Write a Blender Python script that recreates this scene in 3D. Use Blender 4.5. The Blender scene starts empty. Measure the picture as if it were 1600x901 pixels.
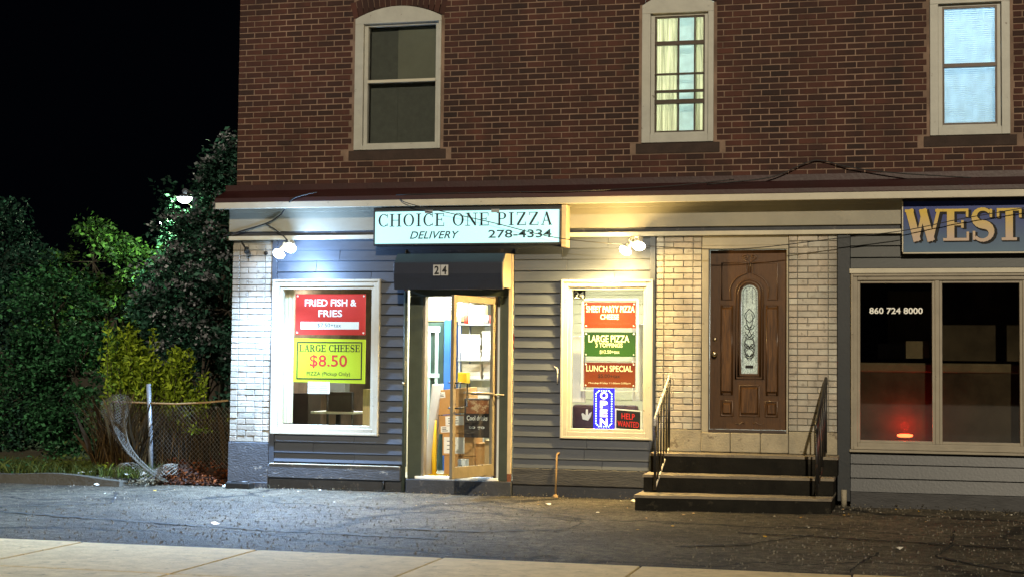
import bpy, bmesh, math, random
import numpy as np
from mathutils import Vector, Matrix
R = math.radians
random.seed(7)
RNG = np.random.default_rng(11)
SC = bpy.context.scene
COL = SC.collection

# ------------------------------------------------------------------ camera, world, light, exposure
cam_d = bpy.data.cameras.new('camera')
cam = bpy.data.objects.new('camera', cam_d)
COL.objects.link(cam)
cam_d.sensor_width = 36.0
cam_d.lens = 2438.87 / 1600 * 36.0
cam_d.clip_end = 600
YAW, PITCH, ROLL = 0.250632, 0.049195, 0.010516
fwd = Vector((-math.sin(YAW) * math.cos(PITCH), math.cos(YAW) * math.cos(PITCH), math.sin(PITCH)))
rt = fwd.cross(Vector((0, 0, 1))).normalized()
up = rt.cross(fwd)
rt, up = rt * math.cos(ROLL) + up * math.sin(ROLL), up * math.cos(ROLL) - rt * math.sin(ROLL)
m3 = Matrix((rt, up, -fwd)).transposed()
cam.matrix_world = Matrix.Translation((8.160, -17.944, 1.533)) @ m3.to_4x4()
SC.camera = cam

world = bpy.data.worlds.new('World')
SC.world = world
world.use_nodes = True
wn = world.node_tree
wn.nodes['Background'].inputs[0].default_value = (0.35, 0.5, 1.0, 1)
wn.nodes['Background'].inputs[1].default_value = 0.0012

sun_d = bpy.data.lights.new('street_glow', 'SUN')
sun_d.energy = 2.7
sun_d.angle = R(0.8)
sun_d.color = (1.0, 0.86, 0.64)
sun = bpy.data.objects.new('street_glow', sun_d)
COL.objects.link(sun)
SUN_EL, SUN_AZ = R(24), R(12)          # from the front, a little to the right
sdir = Vector((-math.sin(SUN_AZ) * math.cos(SUN_EL), math.cos(SUN_AZ) * math.cos(SUN_EL), -math.sin(SUN_EL)))
sun.rotation_euler = sdir.to_track_quat('-Z', 'Y').to_euler()

SC.view_settings.view_transform = 'Standard'
SC.view_settings.look = 'None'
SC.view_settings.exposure = 0.0
SC.view_settings.gamma = 1.0

# ------------------------------------------------------------------ materials
def new_mat(name):
    m = bpy.data.materials.new(name)
    m.use_nodes = True
    nt = m.node_tree
    return m, nt, nt.nodes['Principled BSDF']

def mat(name, c, rough=0.6, var=0.18, scale=6.0, bump=0.15, bscale=60.0, metal=0.0, c2=None, c2_amt=0.0, c2_scale=2.5,
        rand=0.0, spec=0.5, stretch=None, pos=False, sharp=0.06):
    """procedural surface: base colour with noise, optional second colour in patches, fine bump, per-object variation"""
    m, nt, b = new_mat(name)
    N, L = nt.nodes, nt.links
    tc = N.new('ShaderNodeTexCoord')
    src = tc.outputs['Object']
    if pos:
        g = N.new('ShaderNodeNewGeometry'); src = g.outputs['Position']
    oi = N.new('ShaderNodeObjectInfo')
    add = N.new('ShaderNodeVectorMath'); add.operation = 'ADD'
    mulr = N.new('ShaderNodeVectorMath'); mulr.operation = 'SCALE'
    comb = N.new('ShaderNodeCombineXYZ')
    for i in range(3): L.new(oi.outputs['Random'], comb.inputs[i])
    L.new(comb.outputs[0], mulr.inputs[0]); mulr.inputs['Scale'].default_value = 0.0 if pos else 37.0
    L.new(src, add.inputs[0]); L.new(mulr.outputs[0], add.inputs[1])
    vec = add.outputs[0]
    if stretch:
        mp = N.new('ShaderNodeMapping'); mp.inputs['Scale'].default_value = stretch
        L.new(vec, mp.inputs[0]); vec = mp.outputs[0]
    n1 = N.new('ShaderNodeTexNoise'); n1.inputs['Scale'].default_value = scale; n1.inputs['Detail'].default_value = 6
    n1.inputs['Roughness'].default_value = 0.65
    L.new(vec, n1.inputs['Vector'])
    mr = N.new('ShaderNodeMapRange'); mr.inputs[1].default_value = 0.25; mr.inputs[2].default_value = 0.75
    mr.inputs[3].default_value = 1 - var; mr.inputs[4].default_value = 1 + var
    L.new(n1.outputs[0], mr.inputs[0])
    val = mr.outputs[0]
    if rand:
        r2 = N.new('ShaderNodeMapRange'); r2.inputs[3].default_value = 1 - rand; r2.inputs[4].default_value = 1 + rand
        L.new(oi.outputs['Random'], r2.inputs[0])
        mm = N.new('ShaderNodeMath'); mm.operation = 'MULTIPLY'
        L.new(val, mm.inputs[0]); L.new(r2.outputs[0], mm.inputs[1]); val = mm.outputs[0]
    hs = N.new('ShaderNodeHueSaturation'); hs.inputs['Color'].default_value = (*c, 1)
    L.new(val, hs.inputs['Value'])
    colr = hs.outputs[0]
    if c2:
        n2 = N.new('ShaderNodeTexNoise'); n2.inputs['Scale'].default_value = c2_scale; n2.inputs['Detail'].default_value = 8
        n2.inputs['Roughness'].default_value = 0.7
        L.new(vec, n2.inputs['Vector'])
        mk = N.new('ShaderNodeMapRange'); mk.inputs[1].default_value = 0.62 - c2_amt * 0.35; mk.inputs[2].default_value = 0.62 - c2_amt * 0.35 + sharp
        L.new(n2.outputs[0], mk.inputs[0])
        mx = N.new('ShaderNodeMix'); mx.data_type = 'RGBA'
        L.new(mk.outputs[0], mx.inputs['Factor']); L.new(colr, mx.inputs[6]); mx.inputs[7].default_value = (*c2, 1)
        colr = mx.outputs[2]
    L.new(colr, b.inputs['Base Color'])
    b.inputs['Roughness'].default_value = rough
    b.inputs['Metallic'].default_value = metal
    b.inputs['Specular IOR Level'].default_value = spec
    if bump:
        nb = N.new('ShaderNodeTexNoise'); nb.inputs['Scale'].default_value = bscale; nb.inputs['Detail'].default_value = 5
        L.new(vec, nb.inputs['Vector'])
        bp = N.new('ShaderNodeBump'); bp.inputs['Strength'].default_value = bump; bp.inputs['Distance'].default_value = 0.01
        L.new(nb.outputs[0], bp.inputs['Height']); L.new(bp.outputs[0], b.inputs['Normal'])
    return m

def emit(name, c, s):
    m, nt, b = new_mat(name)
    b.inputs['Base Color'].default_value = (*[min(1, x) * .6 for x in c], 1)
    b.inputs['Emission Color'].default_value = (*c, 1)
    b.inputs['Emission Strength'].default_value = s
    return m

def glass(name, tint=(0.96, 0.98, 0.97), refl=0.10, rough=0.0):
    m, nt, b = new_mat(name)
    N, L = nt.nodes, nt.links
    N.remove(b)
    out = N['Material Output']
    tr = N.new('ShaderNodeBsdfTransparent'); tr.inputs[0].default_value = (*tint, 1)
    gl = N.new('ShaderNodeBsdfGlossy'); gl.inputs['Roughness'].default_value = rough
    lw = N.new('ShaderNodeFresnel')
    gm = N.new('ShaderNodeNewGeometry'); io = N.new('ShaderNodeMath'); io.operation = 'MULTIPLY_ADD'; io.inputs[1].default_value = 1 / 1.5 - 1.5; io.inputs[2].default_value = 1.5
    L.new(gm.outputs['Backfacing'], io.inputs[0]); L.new(io.outputs[0], lw.inputs[0])
    ad = N.new('ShaderNodeMath'); ad.operation = 'MULTIPLY_ADD'; ad.inputs[1].default_value = 1.0; ad.inputs[2].default_value = refl - 0.04
    L.new(lw.outputs[0], ad.inputs[0])
    mx = N.new('ShaderNodeMixShader')
    L.new(ad.outputs[0], mx.inputs[0]); L.new(tr.outputs[0], mx.inputs[1]); L.new(gl.outputs[0], mx.inputs[2])
    L.new(mx.outputs[0], out.inputs[0])
    return m

def translucent(name, c, mixf=0.6, stripes=None):
    m, nt, b = new_mat(name)
    N, L = nt.nodes, nt.links
    N.remove(b)
    out = N['Material Output']
    tc = N.new('ShaderNodeTexCoord')
    n = N.new('ShaderNodeTexNoise'); n.inputs['Scale'].default_value = 9
    mp = N.new('ShaderNodeMapping'); mp.inputs['Scale'].default_value = stripes or (1, 1, 1)
    L.new(tc.outputs['Object'], mp.inputs[0]); L.new(mp.outputs[0], n.inputs['Vector'])
    rp = N.new('ShaderNodeValToRGB')
    rp.color_ramp.elements[0].position = .35; rp.color_ramp.elements[1].position = .65
    rp.color_ramp.elements[0].color = (*[x * (.45 if stripes else .85) for x in c], 1); rp.color_ramp.elements[1].color = (*c, 1)
    L.new(n.outputs[0], rp.inputs[0])
    d = N.new('ShaderNodeBsdfDiffuse'); t = N.new('ShaderNodeBsdfTranslucent')
    L.new(rp.outputs[0], d.inputs[0]); L.new(rp.outputs[0], t.inputs[0])
    mx = N.new('ShaderNodeMixShader'); mx.inputs[0].default_value = mixf
    L.new(d.outputs[0], mx.inputs[1]); L.new(t.outputs[0], mx.inputs[2]); L.new(mx.outputs[0], out.inputs[0])
    return m

def brick_tint_mat(name, c, rough, var, attr, dirt=None, bump=0.35):
    """brick colour varying brick by brick: by object (attr None) or by a per-face attribute"""
    m, nt, b = new_mat(name)
    N, L = nt.nodes, nt.links
    if attr:
        a = N.new('ShaderNodeAttribute'); a.attribute_name = attr; rnd = a.outputs['Fac']
    else:
        a = N.new('ShaderNodeObjectInfo'); rnd = a.outputs['Random']
    rp = N.new('ShaderNodeValToRGB')
    cr = rp.color_ramp
    cr.elements[0].position = 0.0; cr.elements[0].color = (*[x * (1 - var) for x in c], 1)
    cr.elements[1].position = 1.0; cr.elements[1].color = (*[x * (1 + var) for x in c], 1)
    e = cr.elements.new(0.5); e.color = (c[0], c[1] * .9, c[2] * .85, 1)
    L.new(rnd, rp.inputs[0])
    g = N.new('ShaderNodeNewGeometry')
    n = N.new('ShaderNodeTexNoise'); n.inputs['Scale'].default_value = 1.3; n.inputs['Detail'].default_value = 9; n.inputs['Roughness'].default_value = .75
    L.new(g.outputs['Position'], n.inputs['Vector'])
    mr = N.new('ShaderNodeMapRange'); mr.inputs[1].default_value = .3; mr.inputs[2].default_value = .7; mr.inputs[3].default_value = .66; mr.inputs[4].default_value = 1.3
    L.new(n.outputs[0], mr.inputs[0])
    mp2 = N.new('ShaderNodeMapping'); mp2.inputs['Scale'].default_value = (2.6, 1, .55); L.new(g.outputs['Position'], mp2.inputs[0])
    n5 = N.new('ShaderNodeTexNoise'); n5.inputs['Scale'].default_value = .9; n5.inputs['Detail'].default_value = 6; L.new(mp2.outputs[0], n5.inputs['Vector'])
    m5 = N.new('ShaderNodeMapRange'); m5.inputs[1].default_value = .38; m5.inputs[2].default_value = .60; m5.inputs[3].default_value = .60; m5.inputs[4].default_value = 1.12
    L.new(n5.outputs[0], m5.inputs[0])
    m6 = N.new('ShaderNodeMath'); m6.operation = 'MULTIPLY'; L.new(mr.outputs[0], m6.inputs[0]); L.new(m5.outputs[0], m6.inputs[1])
    hs = N.new('ShaderNodeHueSaturation'); L.new(rp.outputs[0], hs.inputs['Color']); L.new(m6.outputs[0], hs.inputs['Value'])
    colr = hs.outputs[0]
    if dirt:
        n3 = N.new('ShaderNodeTexNoise'); n3.inputs['Scale'].default_value = 14; n3.inputs['Detail'].default_value = 8
        L.new(g.outputs['Position'], n3.inputs['Vector'])
        mk = N.new('ShaderNodeMapRange'); mk.inputs[1].default_value = .60; mk.inputs[2].default_value = .66
        L.new(n3.outputs[0], mk.inputs[0])
        mx = N.new('ShaderNodeMix'); mx.data_type = 'RGBA'
        L.new(mk.outputs[0], mx.inputs['Factor']); L.new(colr, mx.inputs[6]); mx.inputs[7].default_value = (*dirt, 1)
        colr = mx.outputs[2]
    L.new(colr, b.inputs['Base Color']); b.inputs['Roughness'].default_value = rough
    nb = N.new('ShaderNodeTexNoise'); nb.inputs['Scale'].default_value = 90; nb.inputs['Detail'].default_value = 5
    L.new(g.outputs['Position'], nb.inputs['Vector'])
    bp = N.new('ShaderNodeBump'); bp.inputs['Strength'].default_value = bump; bp.inputs['Distance'].default_value = .01
    L.new(nb.outputs[0], bp.inputs['Height']); L.new(bp.outputs[0], b.inputs['Normal'])
    return m

M = {}
M['mortar'] = mat('mortar', (0.175, 0.118, 0.086), .95, .6, 2.2, .4, 120, pos=True)
M['red_brick'] = brick_tint_mat('red_brick', (0.042, 0.0122, 0.0070), .85, .45, None)
M['red_brick_t'] = brick_tint_mat('red_brick_joined', (0.042, 0.0122, 0.0070), .85, .45, 'tint')
M['cream_brick'] = brick_tint_mat('cream_brick', (0.40, 0.385, 0.33), .55, .10, None, dirt=(.25, .22, .18), bump=.5)
M['cream_brick_t'] = brick_tint_mat('cream_brick_joined', (0.40, 0.385, 0.33), .55, .10, 'tint', dirt=(.25, .22, .18), bump=.5)
M['cream_mortar'] = mat('cream_mortar', (0.20, 0.19, 0.16), .95, .4, 8, .4, 100, pos=True)
M['cream_block'] = mat('cream_block', (0.30, 0.265, 0.19), .75, .25, 6, .9, 45, c2=(.16, .13, .09), c2_amt=.1, c2_scale=7, pos=True)
M['cream_paint'] = mat('cream_paint', (0.31, 0.28, 0.21), .5, .12, 5, .1, 50, c2=(.16, .13, .09), c2_amt=-.05, c2_scale=12, pos=True)
M['fascia_paint'] = mat('fascia_paint', (0.23, 0.215, 0.165), .5, .14, 2.2, .1, 30, c2=(.15, .14, .11), c2_amt=.0, c2_scale=3, sharp=.2, pos=True)
M['white_trim'] = mat('white_trim', (0.46, 0.43, 0.34), .4, .12, 4, .08, 60, c2=(.16, .13, .09), c2_amt=-.05, c2_scale=14, pos=True)
M['upper_trim'] = mat('upper_trim', (0.36, 0.36, 0.32), .45, .14, 5, .1, 60, c2=(.14, .12, .09), c2_amt=-.04, c2_scale=12, pos=True)
M['sash_trim'] = mat('sash_trim', (0.25, 0.22, 0.165), .45, .16, 5, .1, 60, c2=(.10, .08, .055), c2_amt=-.04, c2_scale=12, pos=True)
M['slate_siding'] = mat('slate_siding', (0.048, 0.057, 0.074), .5, .22, 4, .12, 40, rand=.12, c2=(.05, .05, .055), c2_amt=.05, c2_scale=5, stretch=(.35, 1, 1.6), sharp=.15)
M['green_siding'] = mat('green_siding', (0.013, 0.017, 0.015), .5, .25, 4, .12, 40, rand=.12, c2=(.02, .02, .02), c2_amt=.2, c2_scale=5, stretch=(.35, 1, 1.6), sharp=.15)
M['slate_trim'] = mat('slate_trim', (0.013, 0.017, 0.021), .45, .18, 4, .12, 40, c2=(.02, .02, .02), c2_amt=.2, pos=True, sharp=.2)
M['dark_slate'] = mat('dark_slate', (0.030, 0.033, 0.040), .6, .3, 7, .3, 40, c2=(.09, .085, .08), c2_amt=.12, c2_scale=8, pos=True)
M['peeling'] = mat('peeling_paint', (0.060, 0.066, 0.078), .6, .3, 7, .6, 35, c2=(.32, .31, .28), c2_amt=.06, c2_scale=7, stretch=(1, 1, 1.6), pos=True)
M['worn_ledge'] = mat('worn_ledge', (0.040, 0.040, 0.042), .7, .4, 7, .6, 35, c2=(.14, .12, .09), c2_amt=.0, c2_scale=7, stretch=(.6, 1, 2), pos=True)
M['stone_dark'] = mat('dark_brown_stone', (0.034, 0.020, 0.015), .9, .4, 6, .5, 40, pos=True)  # dark brown stone of the upper window sills
M['red_metal'] = mat('red_metal', (0.028, 0.006, 0.006), .45, .25, 2.5, .15, 25, c2=(.018, .007, .007), c2_amt=.3, c2_scale=2, pos=True, sharp=.3)
M['awning_blue'] = mat('awning_blue', (0.018, 0.023, 0.040), .35, .15, 5, .1, 90)
M['tan_paint'] = mat('tan_paint', (0.45, 0.36, 0.22), .5, .15, 8, .1, 50, c2=(.16, .09, .04), c2_amt=-.06, c2_scale=11)
M['rust'] = mat('rust', (0.15, 0.05, 0.02), .85, .4, 14, .5, 60)
M['olive_frame'] = mat('olive_frame', (0.05, 0.062, 0.045), .4, .2, 6, .08, 60)
M['alu'] = mat('aluminium', (0.40, 0.36, 0.30), .35, .1, 9, .05, 90, metal=.7)
M['door_metal'] = mat('door_metal', (0.27, 0.22, 0.14), .35, .2, 9, .05, 90, metal=.3)
M['dark_alu'] = mat('dark_bronze_frame', (0.05, 0.035, 0.025), .4, .2, 9, .05, 90, metal=.4)
M['black_iron'] = mat('black_iron', (0.012, 0.012, 0.012), .38, .2, 30, .2, 90, c2=(.06, .035, .02), c2_amt=.1, c2_scale=20)
M['white_iron'] = mat('white_iron', (0.55, 0.52, 0.46), .4, .15, 20, .2, 90, c2=(.03, .03, .03), c2_amt=.2, c2_scale=20)
M['cable'] = mat('black_rubber', (0.010, 0.010, 0.010), .6, .1, 20, 0)
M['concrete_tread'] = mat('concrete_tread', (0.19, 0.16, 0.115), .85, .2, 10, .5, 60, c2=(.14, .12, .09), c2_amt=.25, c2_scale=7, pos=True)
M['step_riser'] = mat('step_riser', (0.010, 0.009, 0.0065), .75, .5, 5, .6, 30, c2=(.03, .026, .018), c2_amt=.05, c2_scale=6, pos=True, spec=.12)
M['wood_door'] = mat('varnished_oak', (0.088, 0.040, 0.012), .35, .6, 7, .2, 70, stretch=(6, 6, .45), pos=True, c2=(.016, .006, .003), c2_amt=.48, c2_scale=7, sharp=.25)
M['wood_panel'] = mat('varnished_oak_panel', (0.095, 0.044, 0.014), .33, .55, 9, .2, 70, stretch=(6, 6, .45), pos=True, c2=(.016, .006, .003), c2_amt=.48, c2_scale=8, sharp=.25)
M['brass'] = mat('tarnished_brass', (0.5, 0.42, 0.28), .3, .1, 20, 0, metal=1)
M['dark_hole'] = mat('unlit_black', (0.006, 0.006, 0.006), .9, .1, 5, 0)
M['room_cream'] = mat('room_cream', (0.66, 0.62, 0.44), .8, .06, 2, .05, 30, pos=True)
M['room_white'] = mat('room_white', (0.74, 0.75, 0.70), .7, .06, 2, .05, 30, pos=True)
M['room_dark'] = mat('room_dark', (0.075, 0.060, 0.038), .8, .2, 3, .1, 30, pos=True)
M['floor_tile'] = mat('floor_tile', (0.40, 0.42, 0.36), .4, .15, 5, .05, 30, pos=True)
M['glass'] = glass('clear_glass', refl=.05)
M['door_glass'] = glass('door_glass', refl=.05)
M['dark_glass'] = glass('tinted_glass', tint=(.90, .89, .86), refl=.10, rough=.02)
M['ceiling_panel'] = emit('fluorescent_panel', (.93, 1.0, .96), 4.0)
M['bulb_cool'] = emit('cool_bulb', (.80, .93, 1.0), 28)
M['bulb_warm'] = emit('warm_bulb', (1.0, .86, .55), 30)
M['sign_face'] = emit('lit_sign_face', (.46, .90, .93), 1.02)
M['sign_ink'] = mat('sign_ink', (0.02, 0.05, 0.07), .6, .1, 9, 0)
M['sign_ink_blue'] = mat('sign_ink_faded', (0.01, 0.015, 0.02), .6, .1, 9, 0)
M['black_print'] = mat('black_print', (0.012, 0.012, 0.012), .85, .1, 9, 0)
M['white_print'] = mat('white_print', (0.85, 0.85, 0.80), .85, .05, 9, 0)
M['grey_print'] = mat('grey_print', (0.42, 0.42, 0.42), .5, .1, 9, 0)
M['cream_print'] = mat('cream_print', (0.90, 0.86, 0.60), .85, .05, 9, 0)
M['red_print'] = mat('red_print', (0.55, 0.03, 0.02), .85, .05, 9, 0)
M['poster_red'] = mat('poster_red', (0.55, 0.03, 0.018), .85, .08, 3, 0)
M['poster_yellow'] = mat('poster_yellow', (0.50, 0.58, 0.02), .85, .05, 3, 0)
M['poster_white'] = mat('poster_white', (0.85, 0.85, 0.82), .85, .04, 3, 0)
M['cardboard'] = mat('cardboard', (0.50, 0.27, 0.09), .8, .12, 5, .1, 60, rand=.12)
M['cardboard_pale'] = mat('cardboard_pale', (0.58, 0.38, 0.18), .8, .12, 5, .1, 60, rand=.12)
M['white_box'] = mat('white_pizza_box', (0.80, 0.80, 0.77), .6, .08, 7, 0, rand=.1)
M['yellow_plastic'] = mat('yellow_plastic', (0.85, 0.55, 0.02), .4, .05, 5, 0)
M['pale_blue_metal'] = mat('pale_blue_metal', (0.42, 0.60, 0.62), .4, .08, 6, 0)
M['blue_plastic'] = mat('blue_plastic', (0.03, 0.13, 0.50), .4, .1, 6, 0)
M['dark_green'] = mat('dark_green_panel', (0.02, 0.05, 0.045), .5, .2, 6, 0)
M['grey_metal'] = mat('grey_metal', (0.30, 0.32, 0.33), .4, .1, 6, .05, 60, metal=.3)
M['dark_brown'] = mat('dark_brown_wood', (0.03, 0.018, 0.014), .5, .3, 8, 0)
M['pine'] = mat('pine_wood', (0.42, 0.32, 0.16), .6, .25, 8, .1, 40, stretch=(4, 4, .5))
M['purple_vinyl'] = mat('purple_vinyl', (0.045, 0.02, 0.035), .35, .2, 5, .05, 30)
M['asphalt'] = None
M['galv'] = mat('galvanised_steel', (0.42, 0.46, 0.50), .4, .2, 20, .1, 80, metal=.5)
M['rust_rail'] = mat('rusty_rail', (0.30, 0.19, 0.08), .7, .3, 20, .2, 60)
M['chain'] = mat('chain_link_wire', (0.15, 0.14, 0.115), .5, .3, 20, 0)
M['bark'] = mat('bark', (0.035, 0.028, 0.02), .9, .4, 10, .8, 40, stretch=(3, 3, .6))
M['dry_stalk'] = mat('dry_stalk', (0.16, 0.095, 0.035), .9, .4, 4, 0, pos=True)
M['soil'] = mat('soil', (0.045, 0.04, 0.025), .95, .5, 4, 1.0, 18, c2=(.09, .075, .04), c2_amt=.3, c2_scale=3, pos=True, sharp=.2)
M['rust_soil'] = mat('rusty_clay', (0.026, 0.011, 0.005), .95, .5, 6, 1.0, 16, c2=(.075, .024, .008), c2_amt=.25, c2_scale=9, pos=True, sharp=.2)
M['kerb'] = mat('kerb_concrete', (0.07, 0.065, 0.05), .9, .35, 6, .8, 30, c2=(.03, .03, .025), c2_amt=.3, c2_scale=3, pos=True, sharp=.2)

def leaf_mat(name, c, c2):
    m, nt, b = new_mat(name)
    N, L = nt.nodes, nt.links
    a = N.new('ShaderNodeAttribute'); a.attribute_name = 'tint'
    pw = N.new('ShaderNodeMath'); pw.operation = 'POWER'; pw.inputs[1].default_value = 2.6; L.new(a.outputs['Fac'], pw.inputs[0])
    mx = N.new('ShaderNodeMix'); mx.data_type = 'RGBA'
    L.new(pw.outputs[0], mx.inputs['Factor']); mx.inputs[6].default_value = (*c, 1); mx.inputs[7].default_value = (*c2, 1)
    L.new(mx.outputs[2], b.inputs['Base Color']); b.inputs['Roughness'].default_value = .6; b.inputs['Specular IOR Level'].default_value = .2
    b.inputs['Transmission Weight'].default_value = 0
    tr = N.new('ShaderNodeBsdfTranslucent'); L.new(mx.outputs[2], tr.inputs[0])
    ms = N.new('ShaderNodeMixShader'); ms.inputs[0].default_value = .3
    L.new(b.outputs[0], ms.inputs[1]); L.new(tr.outputs[0], ms.inputs[2]); L.new(ms.outputs[0], N['Material Output'].inputs[0])
    return m
M['leaf_dark'] = leaf_mat('leaf_dark', (.006, .020, .014), (.050, .15, .105))
M['leaf_mid'] = leaf_mat('leaf_mid', (.007, .030, .013), (.075, .27, .11))
M['leaf_far'] = leaf_mat('leaf_far', (.004, .015, .004), (.07, .15, .03))
M['leaf_pale'] = leaf_mat('seed_head', (.10, .11, .12), (.42, .44, .48))
M['leaf_shrub'] = leaf_mat('leaf_shrub', (.13, .20, .012), (.46, .60, .05))
M['dead_leaf'] = leaf_mat('dead_leaf', (.020, .008, .004), (.26, .07, .015))
M['dry_leaf'] = leaf_mat('dry_leaf', (.03, .025, .015), (.38, .33, .22))
M['grass'] = leaf_mat('grass_blade', (.05, .07, .015), (.13, .16, .03))
M['dry'] = leaf_mat('dry_brush', (.020, .012, .005), (.16, .095, .03))

# asphalt with cracks and patches, concrete walk
def asphalt_mat():
    m, nt, b = new_mat('worn_asphalt')
    N, L = nt.nodes, nt.links
    g = N.new('ShaderNodeNewGeometry')
    def noise(s, d=6, r=.6):
        n = N.new('ShaderNodeTexNoise'); n.inputs['Scale'].default_value = s; n.inputs['Detail'].default_value = d; n.inputs['Roughness'].default_value = r
        L.new(g.outputs['Position'], n.inputs['Vector']); return n.outputs[0]
    def rng(v, a, b_, c, d):
        r = N.new('ShaderNodeMapRange'); r.inputs[1].default_value = a; r.inputs[2].default_value = b_; r.inputs[3].default_value = c; r.inputs[4].default_value = d
        L.new(v, r.inputs[0]); return r.outputs[0]
    def mul(a, b_):
        mm = N.new('ShaderNodeMath'); mm.operation = 'MULTIPLY'; L.new(a, mm.inputs[0]); L.new(b_, mm.inputs[1]); return mm.outputs[0]
    big = rng(noise(.7, 7, .7), .35, .65, .45, 1.6)
    agg0 = rng(noise(75, 3, .8), .35, .68, .5, 1.6)
    agg = mul(agg0, rng(noise(9, 8, .9), .38, .62, .2, 2.3))
    mid = rng(noise(6, 7), .3, .7, .7, 1.35)
    # long wandering cracks from a distorted voronoi
    nd = N.new('ShaderNodeTexNoise'); nd.inputs['Scale'].default_value = 1.6; nd.inputs['Detail'].default_value = 6
    L.new(g.outputs['Position'], nd.inputs['Vector'])
    va = N.new('ShaderNodeVectorMath'); va.operation = 'MULTIPLY_ADD'; va.inputs[1].default_value = (1.3, 1.3, 0)
    L.new(nd.outputs['Color'], va.inputs[0]); L.new(g.outputs['Position'], va.inputs[2])
    mp = N.new('ShaderNodeMapping'); mp.inputs['Scale'].default_value = (.16, .30, 0); L.new(va.outputs[0], mp.inputs[0])
    vo = N.new('ShaderNodeTexVoronoi'); vo.feature = 'DISTANCE_TO_EDGE'; vo.inputs['Scale'].default_value = 1.0
    L.new(mp.outputs[0], vo.inputs['Vector'])
    crack = rng(vo.outputs['Distance'], .004, .018, .12, 1.0)
    v = mul(mul(mul(big, agg), mid), crack)
    hs = N.new('ShaderNodeHueSaturation'); hs.inputs['Color'].default_value = (.085, .072, .050, 1); L.new(v, hs.inputs['Value'])
    L.new(hs.outputs[0], b.inputs['Base Color'])
    b.inputs['Roughness'].default_value = .8
    b.inputs['Specular IOR Level'].default_value = .35
    h = N.new('ShaderNodeMath'); h.operation = 'ADD'
    L.new(agg, h.inputs[0])
    h2 = N.new('ShaderNodeMath'); h2.operation = 'MULTIPLY'; h2.inputs[1].default_value = 2.5; L.new(crack, h2.inputs[0])
    L.new(h2.outputs[0], h.inputs[1])
    bp = N.new('ShaderNodeBump'); bp.inputs['Strength'].default_value = .9; bp.inputs['Distance'].default_value = .02
    L.new(h.outputs[0], bp.inputs['Height']); L.new(bp.outputs[0], b.inputs['Normal'])
    return m
M['asphalt'] = asphalt_mat()
M['walk'] = mat('walk_concrete', (0.66, 0.52, 0.28), .9, .24, 7, .8, 30, rand=.07, c2=(.20, .16, .09), c2_amt=.10, c2_scale=9, sharp=.16)
M['road'] = mat('road_asphalt', (0.05, 0.05, 0.05), .9, .3, 20, .5, 60, pos=True)

# ------------------------------------------------------------------ builders
WPOS = {}
def tag(o, label=None, cat=None, group=None, kind=None):
    if label: o['label'] = label
    if cat: o['category'] = cat
    if group: o['group'] = group
    if kind: o['kind'] = kind
    return o

def thing(name, label, cat, loc, group=None):
    o = bpy.data.objects.new(name, None); COL.objects.link(o)
    o.location = loc; o.empty_display_size = .2
    WPOS[o] = Vector(loc)
    return tag(o, label, cat, group)

def place(o, parent, center):
    o.parent = parent
    o.location = Vector(center) - (WPOS[parent] if parent else Vector())
    WPOS[o] = Vector(center)

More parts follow.
